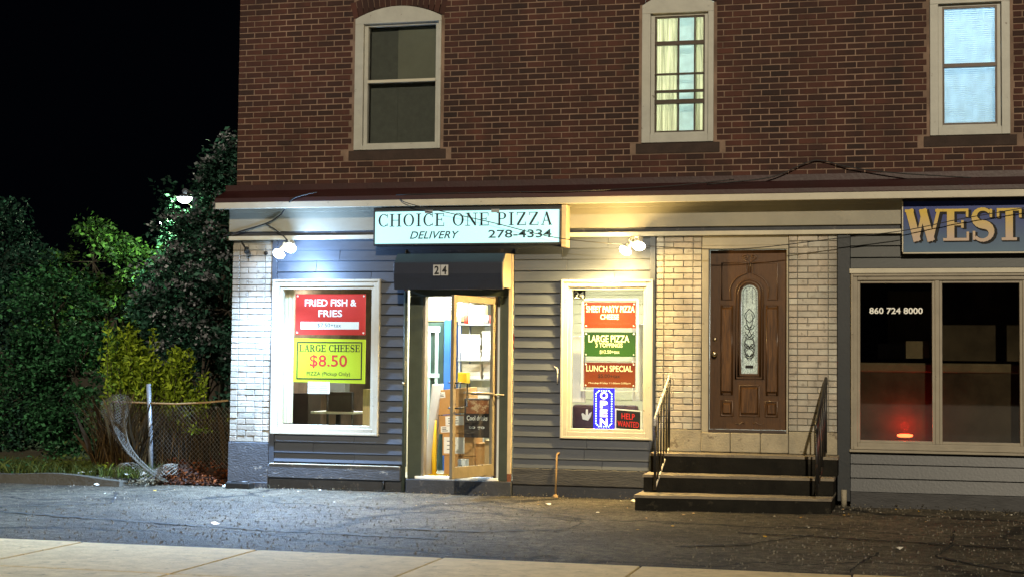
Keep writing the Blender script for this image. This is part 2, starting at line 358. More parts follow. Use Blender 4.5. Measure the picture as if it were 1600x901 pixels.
class MB:
    def __init__(s): s.v = []; s.f = []; s.sm = []
    def face(s, pts, smooth=False):
        n = len(s.v); s.v += [tuple(p) for p in pts]; s.f.append(tuple(range(n, n + len(pts)))); s.sm.append(smooth); return s
    def box(s, x0, x1, y0, y1, z0, z1):
        n = len(s.v)
        s.v += [(x, y, z) for x in (x0, x1) for y in (y0, y1) for z in (z0, z1)]
        for q in ((0, 1, 3, 2), (4, 6, 7, 5), (0, 4, 5, 1), (2, 3, 7, 6), (0, 2, 6, 4), (1, 5, 7, 3)):
            s.f.append(tuple(n + i for i in q)); s.sm.append(False)
        return s
    def hexa(s, p):
        """8 corners: bottom ring of four then top ring of four"""
        n = len(s.v); s.v += [tuple(q) for q in p]
        for q in ((0, 3, 2, 1), (4, 5, 6, 7), (0, 1, 5, 4), (1, 2, 6, 5), (2, 3, 7, 6), (3, 0, 4, 7)):
            s.f.append(tuple(n + i for i in q)); s.sm.append(False)
        return s
    def prism(s, pts, y0, y1):
        """closed outline in x,z extruded in y (y0 front)"""
        n = len(s.v); k = len(pts)
        s.v += [(x, y0, z) for x, z in pts] + [(x, y1, z) for x, z in pts]
        s.f.append(tuple(n + i for i in range(k))); s.sm.append(False)
        s.f.append(tuple(n + k + i for i in reversed(range(k)))); s.sm.append(False)
        for i in range(k):
            j = (i + 1) % k
            s.f.append((n + i, n + k + i, n + k + j, n + j)); s.sm.append(False)
        return s
    def prismx(s, pts, x0, x1):
        """closed outline in y,z extruded in x"""
        n = len(s.v); k = len(pts)
        s.v += [(x0, y, z) for y, z in pts] + [(x1, y, z) for y, z in pts]
        s.f.append(tuple(n + i for i in range(k))); s.sm.append(False)
        s.f.append(tuple(n + k + i for i in reversed(range(k)))); s.sm.append(False)
        for i in range(k):
            j = (i + 1) % k
            s.f.append((n + i, n + k + i, n + k + j, n + j)); s.sm.append(False)
        return s
    def tube(s, pts, r, n=8, closed=False, taper=None):
        P = [Vector(p) for p in pts]; K = len(P); base = len(s.v)
        prev = None
        for i, p in enumerate(P):
            a = P[(i - 1) % K] if (closed or i > 0) else P[i]
            b = P[(i + 1) % K] if (closed or i < K - 1) else P[i]
            t = (b - a).normalized()
            if prev is None:
                h = Vector((0, 0, 1)) if abs(t.z) < .9 else Vector((0, 1, 0))
                u = t.cross(h).normalized()
            else:
                u = (prev - t * prev.dot(t)).normalized()
            prev = u; w = t.cross(u)
            rr = r if taper is None else r + (taper - r) * i / max(1, K - 1)
            for j in range(n):
                an = 2 * math.pi * j / n
                s.v.append(tuple(p + u * math.cos(an) * rr + w * math.sin(an) * rr))
        for i in range(K if closed else K - 1):
            for j in range(n):
                a = base + i * n + j; b = base + i * n + (j + 1) % n
                c = base + ((i + 1) % K) * n + (j + 1) % n; d = base + ((i + 1) % K) * n + j
                s.f.append((a, b, c, d)); s.sm.append(n > 4)
        if not closed:
            s.f.append(tuple(base + j for j in reversed(range(n)))); s.sm.append(False)
            s.f.append(tuple(base + (K - 1) * n + j for j in range(n))); s.sm.append(False)
        return s
    def lathe(s, c, axis, prof, n=16):
        """prof: list of (distance along axis, radius)"""
        A = Vector(axis).normalized(); h = Vector((0, 0, 1)) if abs(A.z) < .9 else Vector((0, 1, 0))
        u = A.cross(h).normalized(); w = A.cross(u); c = Vector(c); base = len(s.v)
        for d, r in prof:
            for j in range(n):
                an = 2 * math.pi * j / n
                s.v.append(tuple(c + A * d + (u * math.cos(an) + w * math.sin(an)) * max(r, 1e-4)))
        for i in range(len(prof) - 1):
            for j in range(n):
                a = base + i * n + j; b = base + i * n + (j + 1) % n
                s.f.append((a, b, b + n, a + n)); s.sm.append(True)
        return s
    def build(s, name, m, parent=None, bevel=0.0, label=None, cat=None, group=None, kind=None, seg=2):
        V = np.array(s.v, dtype=float)
        c = (V.min(0) + V.max(0)) / 2
        me = bpy.data.meshes.new(name)
        me.from_pydata([tuple(p) for p in (V - c)], [], s.f)
        me.polygons.foreach_set('use_smooth', s.sm)
        me.materials.append(m); me.update()
        o = bpy.data.objects.new(name, me); COL.objects.link(o)
        place(o, parent, c)
        if bevel:
            b = o.modifiers.new('bevel', 'BEVEL'); b.width = bevel; b.segments = seg; b.limit_method = 'ANGLE'; b.angle_limit = R(40)
        return tag(o, label, cat, group, kind)

def box(name, m, parent, x0, x1, y0, y1, z0, z1, bevel=.003, **k):
    return MB().box(x0, x1, y0, y1, z0, z1).build(name, m, parent, bevel, **k)

def frame_mb(mb, x0, x1, z0, z1, w, y0, y1, wb=None, wt=None):
    """rectangular ring of four butted boards"""
    wb = w if wb is None else wb; wt = w if wt is None else wt
    mb.box(x0, x0 + w, y0, y1, z0, z1); mb.box(x1 - w, x1, y0, y1, z0, z1)
    mb.box(x0 + w, x1 - w, y0 + .0015, y1 - .0015, z1 - wt, z1); mb.box(x0 + w, x1 - w, y0 + .0015, y1 - .0015, z0, z0 + wb)
    return mb

def text(name, s, x0, x1, z0, z1, y, m, parent, bold=0.0, shear=0.0, depth=.0005, tilt=0.0):
    cu = bpy.data.curves.new('t', 'FONT'); cu.body = s; cu.size = 1; cu.offset = bold; cu.shear = shear; cu.resolution_u = 3
    cu.extrude = .01
    o = bpy.data.objects.new('t', cu); COL.objects.link(o)
    dg = bpy.context.evaluated_depsgraph_get(); dg.update()
    me = bpy.data.meshes.new_from_object(o.evaluated_get(dg))
    bpy.data.objects.remove(o); bpy.data.curves.remove(cu)
    n = len(me.vertices); co = np.zeros(n * 3); me.vertices.foreach_get('co', co); co = co.reshape(-1, 3)
    mn, mxx = co.min(0), co.max(0)
    out = np.zeros_like(co)
    fx = (co[:, 0] - mn[0]) / (mxx[0] - mn[0]) - .5
    out[:, 0] = fx * (x1 - x0)
    out[:, 2] = ((co[:, 1] - mn[1]) / (mxx[1] - mn[1]) - .5) * (z1 - z0) + fx * tilt
    out[:, 1] = np.where(co[:, 2] > 0, -depth, 0)
    me.vertices.foreach_set('co', out.ravel()); me.update()
    me.materials.clear(); me.materials.append(m)
    o = bpy.data.objects.new(name, me); COL.objects.link(o)
    place(o, parent, ((x0 + x1) / 2, y, (z0 + z1) / 2))
    return o

# serif letters drawn as thick and thin strokes in a unit box
def G_arc(cx, cy, rx, ry, a0, a1, T, t, n=22):
    q = []
    for i in range(n):
        for a in (a0 + (a1 - a0) * i / n,): 
            b = a0 + (a1 - a0) * (i + 1) / n
            c = lambda an, k: (cx + (rx - T * k) * math.cos(an), cy + (ry - t * k) * math.sin(an))
            q.append([c(a, 0), c(b, 0), c(b, 1), c(a, 1)])
    return q
def G_bar(x0, y0, x1, y1, w):
    d = math.hypot(x1 - x0, y1 - y0); nx, ny = -(y1 - y0) / d * w / 2, (x1 - x0) / d * w / 2
    return [[(x0 + nx, y0 + ny), (x0 - nx, y0 - ny), (x1 - nx, y1 - ny), (x1 + nx, y1 + ny)]]
def glyph(ch, T, t):
    s = t; sw = .13 + T * .5
    bar = G_bar
    def stem(x, y0=0, y1=1, w=None, top=True, bot=True):
        w = w or T; q = bar(x, y0, x, y1, w)
        if top: q += bar(x - sw, 1 - s / 2, x + sw, 1 - s / 2, s)
        if bot: q += bar(x - sw, s / 2, x + sw, s / 2, s)
        return q
    if ch == 'C': return .85, G_arc(.48, .5, .46, .5, R(48), R(312), T, t) + bar(.80, .70, .80, .98, t * 1.1) + bar(.80, .05, .80, .26, t * 1.1)
    if ch == 'O': return .95, G_arc(.48, .5, .47, .5, 0, R(360), T, t, 32)
    if ch == 'H': return .98, stem(.18) + stem(.80) + bar(.18, .5, .80, .5, t)
    if ch == 'I': return .42, stem(.21)
    if ch == 'E': return .80, stem(.18) + bar(.18, 1 - s / 2, .74, 1 - s / 2, s) + bar(.18, s / 2, .76, s / 2, s) + bar(.18, .52, .58, .52, t) + bar(.74, .74, .74, 1, t) + bar(.76, 0, .76, .28, t) + bar(.58, .40, .58, .64, t)
    if ch == 'L': return .76, stem(.18) + bar(.18, s / 2, .72, s / 2, s) + bar(.72, 0, .72, .30, t)
    if ch == 'N': return .98, stem(.17, w=t * 1.2) + stem(.82, w=t * 1.2, bot=False) + bar(.15, .98, .84, .04, T)
    if ch == 'P': return .80, stem(.18) + G_arc(.42, .74, .34, .26, R(-90), R(90), T, t, 14) + bar(.18, 1 - s / 2, .42, 1 - s / 2, s) + bar(.18, .48 + s / 2, .42, .48 + s / 2, s)
    if ch == 'R': return .90, stem(.18) + G_arc(.42, .74, .34, .26, R(-90), R(90), T, t, 14) + bar(.18, 1 - s / 2, .42, 1 - s / 2, s) + bar(.18, .48 + s / 2, .42, .48 + s / 2, s) + bar(.44, .50, .78, .02, T) + bar(.70, s / 2, .92, s / 2, s)
    if ch == 'Z': return .86, bar(.10, 1 - s / 2, .80, 1 - s / 2, s) + bar(.08, s / 2, .82, s / 2, s) + bar(.74, .97, .14, .03, T) + bar(.10, .76, .10, 1, t) + bar(.82, 0, .82, .26, t)
    if ch == 'A': return .94, bar(.16, 0, .48, 1, t * 1.2) + bar(.46, 1, .80, 0, T) + bar(.27, .34, .68, .34, t) + bar(.03, s / 2, .29, s / 2, s) + bar(.64, s / 2, .94, s / 2, s)
    if ch == 'T': return .86, stem(.43, top=False) + bar(.05, 1 - s / 2, .81, 1 - s / 2, s) + bar(.06, .70, .06, 1, t) + bar(.80, .70, .80, 1, t)
    if ch == 'G': return .94, G_arc(.48, .5, .46, .5, R(48), R(330), T, t) + bar(.80, .70, .80, .98, t * 1.1) + bar(.82, .08, .82, .46, T) + bar(.66, .46, .94, .46, t)
    if ch == 'W': return 1.32, bar(.14, 1, .42, .0, T) + bar(.42, 0, .64, .97, t * 1.3) + bar(.60, 1, .90, .0, T) + bar(.90, 0, 1.16, 1, t * 1.3) + bar(.0, 1 - s / 2, .30, 1 - s / 2, s) + bar(.50, 1 - s / 2, .76, 1 - s / 2, s) + bar(1.04, 1 - s / 2, 1.30, 1 - s / 2, s)
    if ch == 'S':
        pts = []
        for i in range(25):
            u = i / 24
            if u < .5: a = R(40) + R(230) * (u / .5); x = .40 + .28 * math.cos(a); y = .745 + .235 * math.sin(a)
            else: a = R(90) - R(230) * ((u - .5) / .5); x = .40 + .30 * math.cos(a); y = .255 + .245 * math.sin(a)
            pts.append((x, y))
        # blend the two bowls
        q = []
        ws = [t * 1.2 + (T - t) * math.sin(math.pi * min(1, max(0, (i / 24 - .1) / .8))) ** 2 for i in range(25)]
        for i in range(24):
            (ax, ay), (bx_, by_) = pts[i], pts[i + 1]; ex, ey = (bx_ - ax) * .22, (by_ - ay) * .22
            q += bar(ax - ex, ay - ey, bx_ + ex, by_ + ey, (ws[i] + ws[i + 1]) / 2)
        return .80, q + bar(.68, .72, .68, .98, t) + bar(.11, .02, .11, .30, t)
    return .35, []

def serif(name, s, x0, x1, z0, z1, y, m, parent, T=.15, t=.05, gap=.10, depth=.0008, tilt=0.0, dx=0, dz=0):
    W = []; 
    for ch in s: W.append(glyph(ch, T, t))
    total = sum(w for w, _ in W) + gap * (len(s) - 1)
    k = (x1 - x0) / total; mb = MB(); x = 0; c = 0
    for w, quads in W:
        for q in quads:
            c += 1
            yy = y - (c % 9) * .00012
            pts = [(x0 + dx + (x + a) * k, z0 + dz + b * (z1 - z0) + ((x + a) / total - .5) * tilt) for a, b in q]
            ar = sum(pts[i][0] * pts[(i + 1) % 4][1] - pts[(i + 1) % 4][0] * pts[i][1] for i in range(4))
            if ar < 0: pts.reverse()
            mb.prism(pts, yy - depth, yy)
        x += w + gap
        if mb.v: mb.build('letter' if name == 'lettering' else name, m, parent)
        mb = MB()

def light(kind, name, loc, energy, color, size=.1, parent=None, aim=None, spot=None, blend=1.0, shape=None, sy=None):
    d = bpy.data.lights.new(name, kind); d.energy = energy; d.color = color
    if kind == 'AREA':
        d.size = size
        if sy: d.shape = 'RECTANGLE'; d.size_y = sy
    else: d.shadow_soft_size = size
    if kind == 'SPOT': d.spot_size = R(spot); d.spot_blend = blend
    o = bpy.data.objects.new(name, d); COL.objects.link(o)
    place(o, parent, loc)
    if aim is not None: o.rotation_euler = Vector(aim).to_track_quat('-Z', 'Y').to_euler()
    return o

# ------------------------------------------------------------------ the building
B = thing('brick_building', 'two-storey red brick building with cream and slate shopfronts under a dark red ledge', 'building', (0, 0, 0))
XR = 13.0
WIN2 = [(1.545, 2.650), (5.110, 5.950), (8.370, 9.225), (12.0, 13.0)]   # upper window casings
WZ0, WZS, WZC = 4.14, 5.76, 5.90
# upper wall backing (mortar) with holes for the windows
wall = MB()
edges = [0.0]
for a, b in WIN2: edges += [a, b]
edges += [XR]
WY0, WY1 = .0135, .26
for i in range(0, len(edges), 2):
    if edges[i + 1] - edges[i] > .01: wall.box(edges[i], edges[i + 1], WY0, WY1, 3.1, 8.6)
for a, b in WIN2[:3]:
    wall.box(a, b, WY0, WY1, 3.1, WZ0); wall.box(a, b, WY0, WY1, WZC, 8.6)
wall.box(WIN2[3][0], XR - .001, WY0, WY1, 3.1, 8.6)
wall.box(0, .25, .26, 10, -.1, 8.6); wall.box(XR - .25, XR, .26, 10, -.1, 8.6); wall.box(.25, XR - .25, 9.75, 10, -.1, 8.6); 
WALL = wall.build('brick_wall', M['mortar'], B)
box('flat_roof', M['dark_slate'], B, .0, XR, .0, 10, 8.601, 8.7)
box('upper_floor_slab', M['room_dark'], B, .26, XR - .26, .27, 9.7, 3.12, 3.3, 0)

# --- red bricks
def arch_z(a, b, x):
    mid = (a + b) / 2; hw = (b - a) / 2
    return WZS + (WZC - WZS) * (1 - ((x - mid) / hw) ** 2)
def brick_tpl(name, L_, H_, D_, m, ch=.004):
    mb = MB(); x, z = L_ / 2, H_ / 2
    v = [(-x, D_, -z), (x, D_, -z), (x, D_, z), (-x, D_, z), (-x, ch, -z), (x, ch, -z), (x, ch, z), (-x, ch, z),
         (-x + ch, 0, -z + ch), (x - ch, 0, -z + ch), (x - ch, 0, z - ch), (-x + ch, 0, z - ch)]
    f = [(8, 9, 10, 11), (4, 5, 9, 8), (5, 6, 10, 9), (6, 7, 11, 10), (7, 4, 8, 11), (0, 1, 5, 4), (1, 2, 6, 5), (2, 3, 7, 6), (3, 0, 4, 7)]
    return v, f
CO = .0716
bricks = []
row = 0
z = 3.72 + CO / 2
while z < 8.55:
    off = (row % 2) * .106
    header = (row % 7 == 3)
    pitch = .106 if header and False else .213
    x = -off
    jit = random.uniform(-.012, .012)
    while x < XR:
        L0 = max(x + .0, 0.0); L1 = min(x + pitch - .012, XR)
        x += pitch
        segs = [(L0 + jit if L0 > 0 else 0.0, L1 + jit if L1 < XR else XR)]
        for (a, b) in WIN2[:3]:
            ns = []
            zt = WZC + .145
            if z - CO / 2 < WZ0 - .135 or z > zt + .02: continue
            aa, bb = (a - .03, b + .03)
            if z < WZ0 and z > WZ0 - .14: aa, bb = a - .13, b + .13
            if z > WZS - .03: 
                aa, bb = a - .02, b + .02
                if z > WZS + .10:
                    zz = lambda xx: arch_z(a, b, xx) + .135
                    # above the voussoirs the courses close in over the arch
                    if z > WZC + .12: aa, bb = (a + b) / 2 - .25, (a + b) / 2 + .25
                    
            for s0, s1 in segs:
                if s1 <= aa or s0 >= bb: ns.append((s0, s1)); continue
                if s0 < aa: ns.append((s0, aa - .008))
                if s1 > bb: ns.append((bb + .008, s1))
            segs = ns
        for s0, s1 in segs:
            if s1 - s0 > .03 and s1 > s0: bricks.append((s0, s1, z))
    z += CO; row += 1
def px_size(x, z): # nearer the camera's foot shows larger
    return -math.hypot(math.hypot(x - 8.16, 17.94), z - 1.5)
inview = [b for b in bricks if b[2] < 5.85 and b[1] < 9.36 and b[1] - b[0] > .15]
inview.sort(key=lambda b: px_size((b[0] + b[1]) / 2, b[2]), reverse=True)
single = set(inview[:300])
BT = {}
def add_brick(s0, s1, z, parent, mname, name, y, cache, H=CO - .0125, D=.03):
    L_ = round(s1 - s0, 3)
    if L_ not in cache:
        v, f = brick_tpl('b', L_, H, D, None)
        me = bpy.data.meshes.new(name); me.from_pydata(v, [], f); me.materials.append(M[mname]); me.update(); cache[L_] = me
    o = bpy.data.objects.new(name, cache[L_]); COL.objects.link(o)
    place(o, parent, ((s0 + s1) / 2, y, z))
    return o
for b in inview[:300]:
    add_brick(*b, WALL, 'red_brick', 'brick', .008 + random.uniform(-.003, .003), BT)
def joined_bricks(lst, name, m, parent, y, H, D, label=None, jit=.003):
    V = []; F = []; T = []
    for (s0, s1, z) in lst:
        v, f = brick_tpl('b', s1 - s0, H, D, None); n = len(V); dy = y + random.uniform(-jit, jit); t = random.random()
        V += [((s0 + s1) / 2 + p[0], dy + p[1], z + p[2]) for p in v]; F += [tuple(n + i for i in q) for q in f]; T += [t] * len(f)
    me = bpy.data.meshes.new(name); me.from_pydata(V, [], F)
    at = me.attributes.new('tint', 'FLOAT', 'FACE'); at.data.foreach_set('value', T)
    me.materials.append(m); me.update()
    o = bpy.data.objects.new(name, me); COL.objects.link(o); place(o, parent, (0, 0, 0)); o['kind'] = 'stuff'
    return o
joined_bricks([b for b in bricks if b not in single], 'brickwork', M['red_brick_t'], WALL, .008, CO - .0125, .03)

# --- segmental arches of upright bricks over the upper windows
for (a, b) in WIN2[:3]:
    n = 2 * round((b - a) / .142) + 1
    V = []; F = []; T = []
    for i in range(n):
        x0 = a - .03 + (b - a + .06) * i / n + .004; x1 = a - .03 + (b - a + .06) * (i + 1) / n - .004
        mid = (a + b) / 2
        def P(x, h):
            zz = arch_z(a, b, min(max(x, a), b)) + .010
            nx = (x - mid) * .42
            return (x + nx * h, zz + h)
        q = [P(x0, 0), P(x1, 0), P(x1, .19), P(x0, .19)]
        k = len(V); t = random.random()
        dy = random.uniform(-.003, .003)
        V += [(x, .003 + dy, z_) for x, z_ in q] + [(x, .05, z_) for x, z_ in q]
        for f in ((0, 1, 2, 3), (0, 4, 5, 1), (1, 5, 6, 2), (2, 6, 7, 3), (3, 7, 4, 0)): F.append(tuple(k + j for j in f)); T.append(t)
    me = bpy.data.meshes.new('window_arch'); me.from_pydata(V, [], F)
    at = me.attributes.new('tint', 'FLOAT', 'FACE'); at.data.foreach_set('value', T)
    me.materials.append(M['red_brick_t']); me.update()
    o = bpy.data.objects.new('window_arch', me); COL.objects.link(o); place(o, WALL, (0, 0, 0)); o['kind'] = 'stuff'

# --- upper windows
def upper_window(i, a, b, gx0, gx1, gz0, gz1):
    w = MB()
    # casing: sides, bottom, and the arched head board
    zt = gz1 + .03
    w.box(a, gx0 - .045, -.012, .12, WZ0, zt); w.box(gx1 + .045, b, -.012, .12, WZ0, zt)
    w.box(gx0 - .045, gx1 + .045, -.010, .12, WZ0, gz0 - .03)
    head = [(a, zt)] + [(b, zt)] + [(b - (b - a) * t / 14, arch_z(a, b, b - (b - a) * t / 14)) for t in range(15)]
    w.prism(head, -.012, .12)
    W_ = w.build('window', M['upper_trim'], B, .004, label=None)
    # inner sash
    s = MB(); frame_mb(s, gx0 - .045, gx1 + .045, gz0 - .03, zt, .045, .035, .10, wb=.03, wt=.03)
    s.build('sash', M['upper_trim'], W_, .003)
    box('sill', M['stone_dark'], W_, a - .07, b + .07, .004, .12, WZ0 - .125, WZ0 - .005, .006)
    box('pane', M['glass'], W_, gx0, gx1, .085, .089, gz0, gz1, 0)
    # room box behind
    rm = MB(); y0, y1 = .27, 2.6; X0, X1, Z0, Z1 = a - .35, b + .35, 3.5, 6.5
    mats = M['room_white']
    rm.face([(X0, y1, Z0), (X1, y1, Z0), (X1, y1, Z1), (X0, y1, Z1)]).face([(X0, y0, Z0), (X0, y1, Z0), (X0, y1, Z1), (X0, y0, Z1)])
    rm.face([(X1, y0, Z0), (X1, y1, Z0), (X1, y1, Z1), (X1, y0, Z1)]).face([(X0, y0, Z0), (X1, y0, Z0), (X1, y1, Z0), (X0, y1, Z0)]).face([(X0, y0, Z1), (X1, y0, Z1), (X1, y1, Z1), (X0, y1, Z1)])
    # inner reveal lining
    rm.face([(gx0 - .03, .12, gz0), (gx0 - .03, .27, gz0), (gx0 - .03, .27, gz1), (gx0 - .03, .12, gz1)])
    rm.build('upstairs_room', mats if i else M['room_dark'], B, 0)
    return W_
W1 = upper_window(0, 1.545, 2.650, 1.700, 2.570, 4.225, 5.665)
W2 = upper_window(1, 5.110, 5.950, 5.255, 5.840, 4.265, 5.630)
W3 = upper_window(2, 8.370, 9.225, 8.505, 9.090, 4.262, 5.590)
# window 1: meeting rail, drawn shade and pale lining
box('meeting_rail', M['white_trim'], W1, 1.700, 2.570, .03, .084, 4.968, 5.004, .003)
M['shade_dim'] = mat('dim_window_shade', (0.115, 0.115, 0.090), .9, .15, 3, .1, 40)
M['shade_dim2'] = mat('dim_lace', (0.058, 0.060, 0.052), .9, .2, 12, .2, 60)
box('window_shade', M['shade_dim'], W1, 2.06, 2.56, .125, .130, 4.985, 5.66, 0)
box('lace_curtain', M['shade_dim2'], W1, 1.71, 2.059, .135, .139, 4.23, 5.66, 0)
box('lace_curtain', M['shade_dim2'], W1, 2.061, 2.56, .135, .139, 4.23, 4.984, 0)
# window 2: storm sash rails, muntin, striped curtains, lit room
for z0, h in ((5.311, .048), (4.948, .020), (4.745, .030), (4.622, .052)):
    box('rail', M['dark_alu'], W2, 5.255, 5.840, .03, .084, z0 - h / 2, z0 + h / 2, .003)
for x0 in (5.530, 5.722):
    box('muntin', M['dark_alu'], W2, x0 - .009, x0 + .009, .045, .084, 4.265, 5.630, 0)
s = MB(); frame_mb(s, 5.256, 5.839, 4.266, 5.629, .018, .05, .083); s.build('storm_frame', M['dark_alu'], W2)
M['curtain_y'] = translucent('yellow_curtain', (.80, .76, .50), .6, (5, 1, .15))
M['curtain_w'] = translucent('white_shade', (.78, .90, .92), .6)
def drape(name, x0, x1, z0, z1, y, m, parent, folds=6, amp=.012):
    mb = MB(); n = folds * 6
    for i in range(n):
        a = x0 + (x1 - x0) * i / n; b = x0 + (x1 - x0) * (i + 1) / n
        ya = y + amp * math.sin(i / 6 * 2 * math.pi); yb = y + amp * math.sin((i + 1) / 6 * 2 * math.pi)
        mb.face([(a, ya, z0), (b, yb, z0), (b, yb, z1), (a, ya, z1)], True)
    return mb.build(name, m, parent)
drape('curtain', 5.19, 5.53, 4.2, 5.66, .155, M['curtain_y'], W2, 5)
drape('curtain', 5.70, 5.90, 4.2, 5.66, .155, M['curtain_y'], W2, 3)
box('blind', M['curtain_w'], W2, 5.50, 5.74, .20, .202, 4.2, 5.66, 0)
# window 3: slatted blind, dark sash
s = MB(); frame_mb(s, 8.506, 9.089, 4.263, 5.589, .020, .04, .083); s.build('storm_frame', M['dark_alu'], W3)
box('meeting_rail', M['dark_alu'], W3, 8.506, 9.089, .03, .084, 4.905, 4.950, .003)
M['blind_slat'] = translucent('blind_slat', (.66, .80, .95), .55)
mb = MB(); z = 4.30
while z < 5.58:
    mb.face([(8.48, .150, z), (9.11, .150, z), (9.11, .166, z + .0225), (8.48, .166, z + .0225)]); z += .0235
mb.build('blind', M['blind_slat'], W3, kind='stuff')
drape('sheer_curtain', 8.47, 9.12, 4.2, 5.62, .21, M['curtain_w'], W3, 5, .015)
light('AREA', 'upstairs_lamp', (5.55, 2.2, 5.4), 70, (.92, 1.0, .95), .8, B, (0, -1, -.15))
light('AREA', 'upstairs_lamp', (8.78, 2.2, 5.9), 110, (.74, .88, 1.0), .7, B, (0, -1, -.35))

# --- roof ledge (cornice)
c = MB().prismx([(-.30, 3.494), (-.30, 3.545), (.004, 3.665), (.004, 3.74), (.05, 3.74), (.05, 3.494)], -.15, XR + .1)
c.build('ledge_flashing', M['red_metal'], B, .004)
c = MB().prismx([(-.29, 3.415), (-.29, 3.492), (.03, 3.492), (.03, 3.44), (-.24, 3.440), (-.24, 3.415)], -.145, XR + .1)
c.build('cornice', M['white_trim'], B, .003)
box('fascia_board', M['fascia_paint'], B, -.065, 8.070, -.050, .03, 3.150, 3.439, .004)
box('fascia_board', M['fascia_paint'], B, -.060, 8.070, -.062, -.0505, 3.385, 3.437, .003)
box('fascia_gap', M['dark_slate'], B, -.05, 8.065, -.018, .03, 3.096, 3.149, 0)
box('belt_strip', M['white_trim'], B, -.060, 8.060, -.070, .03, 3.045, 3.095, .004)
box('fascia_board', M['dark_slate'], B, 8.072, XR, -.030, .03, 2.83, 3.438, .003)

# --- painted brick piers
PC = {}
def pier(x0, x1, z0, z1, joined_above=None):
    p = box('pier', M['cream_mortar'], B, x0 + .006, x1 - .006, .0, .20, z0, z1, 0)
    w = x1 - x0; e = .10 * (w / .54); mid0, mid1 = x0 + e, x1 - e; third = (mid1 - mid0) / 3
    z = z0 + CO / 2; r = 0; rest = []
    while z + CO / 2 <= z1 + .02:
        cuts = [x0, mid0, mid0 + third * (1 if r % 2 else 2), mid1, x1]
        for a, b in zip(cuts[:-1], cuts[1:]):
            aa, bb = a + .004, b - .004
            if joined_above and z > joined_above: rest.append((aa, bb, z))
            else:
                o = add_brick(aa, bb, z, p, 'cream_brick', 'painted_brick', -.018 + random.uniform(-.003, .003), PC, CO - .009, .022)
                o.rotation_euler = (random.uniform(-.01, .01), random.uniform(-.012, .012), random.uniform(-.01, .01))
        z += CO; r += 1
    if rest: joined_bricks(rest, 'painted_brickwork', M['cream_brick_t'], p, -.018, CO - .009, .022)
    return p
pier(-.025, .512, .560, 3.040, 1.55)
pier(5.290, 5.825, .825, 3.040)
pier(6.812, 7.354, .825, 3.040)
box('pier_base', M['peeling'], B, -.032, .505, -.030, .20, .0, .556, .006)
box('pier_base', M['dark_slate'], B, -.03, .50, -.045, -.031, .0, .07, .006)
for a, b in ((5.285, 5.823), (6.816, 7.356)):
    box('stone_block', M['cream_block'], B, a, b, -.022, .20, .57, .822, .008)
# stone sill under the wooden door in three blocks
for a, b in ((5.826, 6.16), (6.163, 6.50), (6.503, 6.813)):
    box('stone_block', M['cream_block'], B, a, b, -.045, .20, .575, .795, .012)

# --- siding boards, each tapered to a proud lower edge
def siding(zone, x0, x1, z0, z1, m, pitch=.130, holes=(), y=.0):
    """lapped boards between z0 and z1, cut round holes (x0,x1,z0,z1)"""
    z = z1
    while z > z0 + .01:
        zb = max(z0, z - pitch)
        segs = [(x0, x1)]
        for hx0, hx1, hz0, hz1 in holes:
            if z - .5 * pitch < hz0 or z - .5 * pitch > hz1: continue
            ns = []
            for a, b in segs:
                if b <= hx0 or a >= hx1: ns.append((a, b)); continue
                if a < hx0 - .02: ns.append((a, hx0))
                if b > hx1 + .02: ns.append((hx1, b))
            segs = ns
        cut = []
        for a, b in segs:
            if b - a > 1.5:
                c_ = random.uniform(a + .4, b - .4); cut += [(a, c_ - .0012), (c_ + .0012, b)]
            else: cut.append((a, b))
        for a, b in cut:
            wob = random.uniform(-.0015, .0015)
            mb = MB().prismx([(y - .034 + wob, zb), (y - .003, z + .004), (y + .004, z + .004), (y + .004, zb)], a, b)
            mb.build('siding_board', M[m], zone, .002, seg=1)
        z -= pitch
SA = box('siding_panel', M['dark_slate'], B, .514, .64, .0045, .12, .30, 2.57, 0)
z1 = MB()
for a, b, c0, c1 in ((.514, .60, .30, 3.04), (1.88, 2.235, .30, 3.04), (3.60, 4.23, .33, 3.04), (5.20, 5.289, .33, 3.04)): z1.box(a, b, .0045, .13, c0, c1)
z1.box(.60, 1.88, .0045, .13, 2.50, 3.04); z1.box(.60, 1.88, .0045, .13, .30, .72); z1.box(2.235, 3.60, .0045, .13, 2.43, 3.04)
z1.box(4.23, 5.20, .0045, .13, 2.50, 3.04); z1.box(4.23, 5.20, .0045, .13, .33, .74)
bpy.data.objects.remove(SA)
SA = z1.build('siding_panel', M['dark_slate'], B)
holesA = [(.534, 1.936, .668, 2.56), (4.173, 5.269, .69, 2.548), (2.235, 3.60, 0, 2.85)]
siding(SA, .580, 5.225, .335, 3.044, 'slate_siding', holes=holesA)
box('corner_board', M['slate_siding'], B, .514, .578, -.040, .0, .30, 2.558 + .48, .003)
box('corner_board', M['slate_siding'], B, 5.227, 5.289, -.040, .0, .33, 3.04, .003)
# ledges under the shop windows
box('base_ledge', M['peeling'], B, .506, 2.215, -.045, .12, .135, .300, .008)
box('base_ledge', M['white_trim'], B, .53, 2.21, -.05, .0, .3005, .312, .004)
box('base_wall', M['dark_slate'], B, .50, 2.235, .0, .12, -.02, .134, .004)
box('base_ledge', M['worn_ledge'], B, 3.60, 5.283, -.040, .12, .140, .330, .008)
box('base_wall', M['dark_slate'], B, 3.60, 5.283, .0, .12, -.02, .139, .004)
MB().tube([(2.0, -.02, .135), (2.0, -.025, .03)], .018).build('base_bracket', M['black_iron'], B)
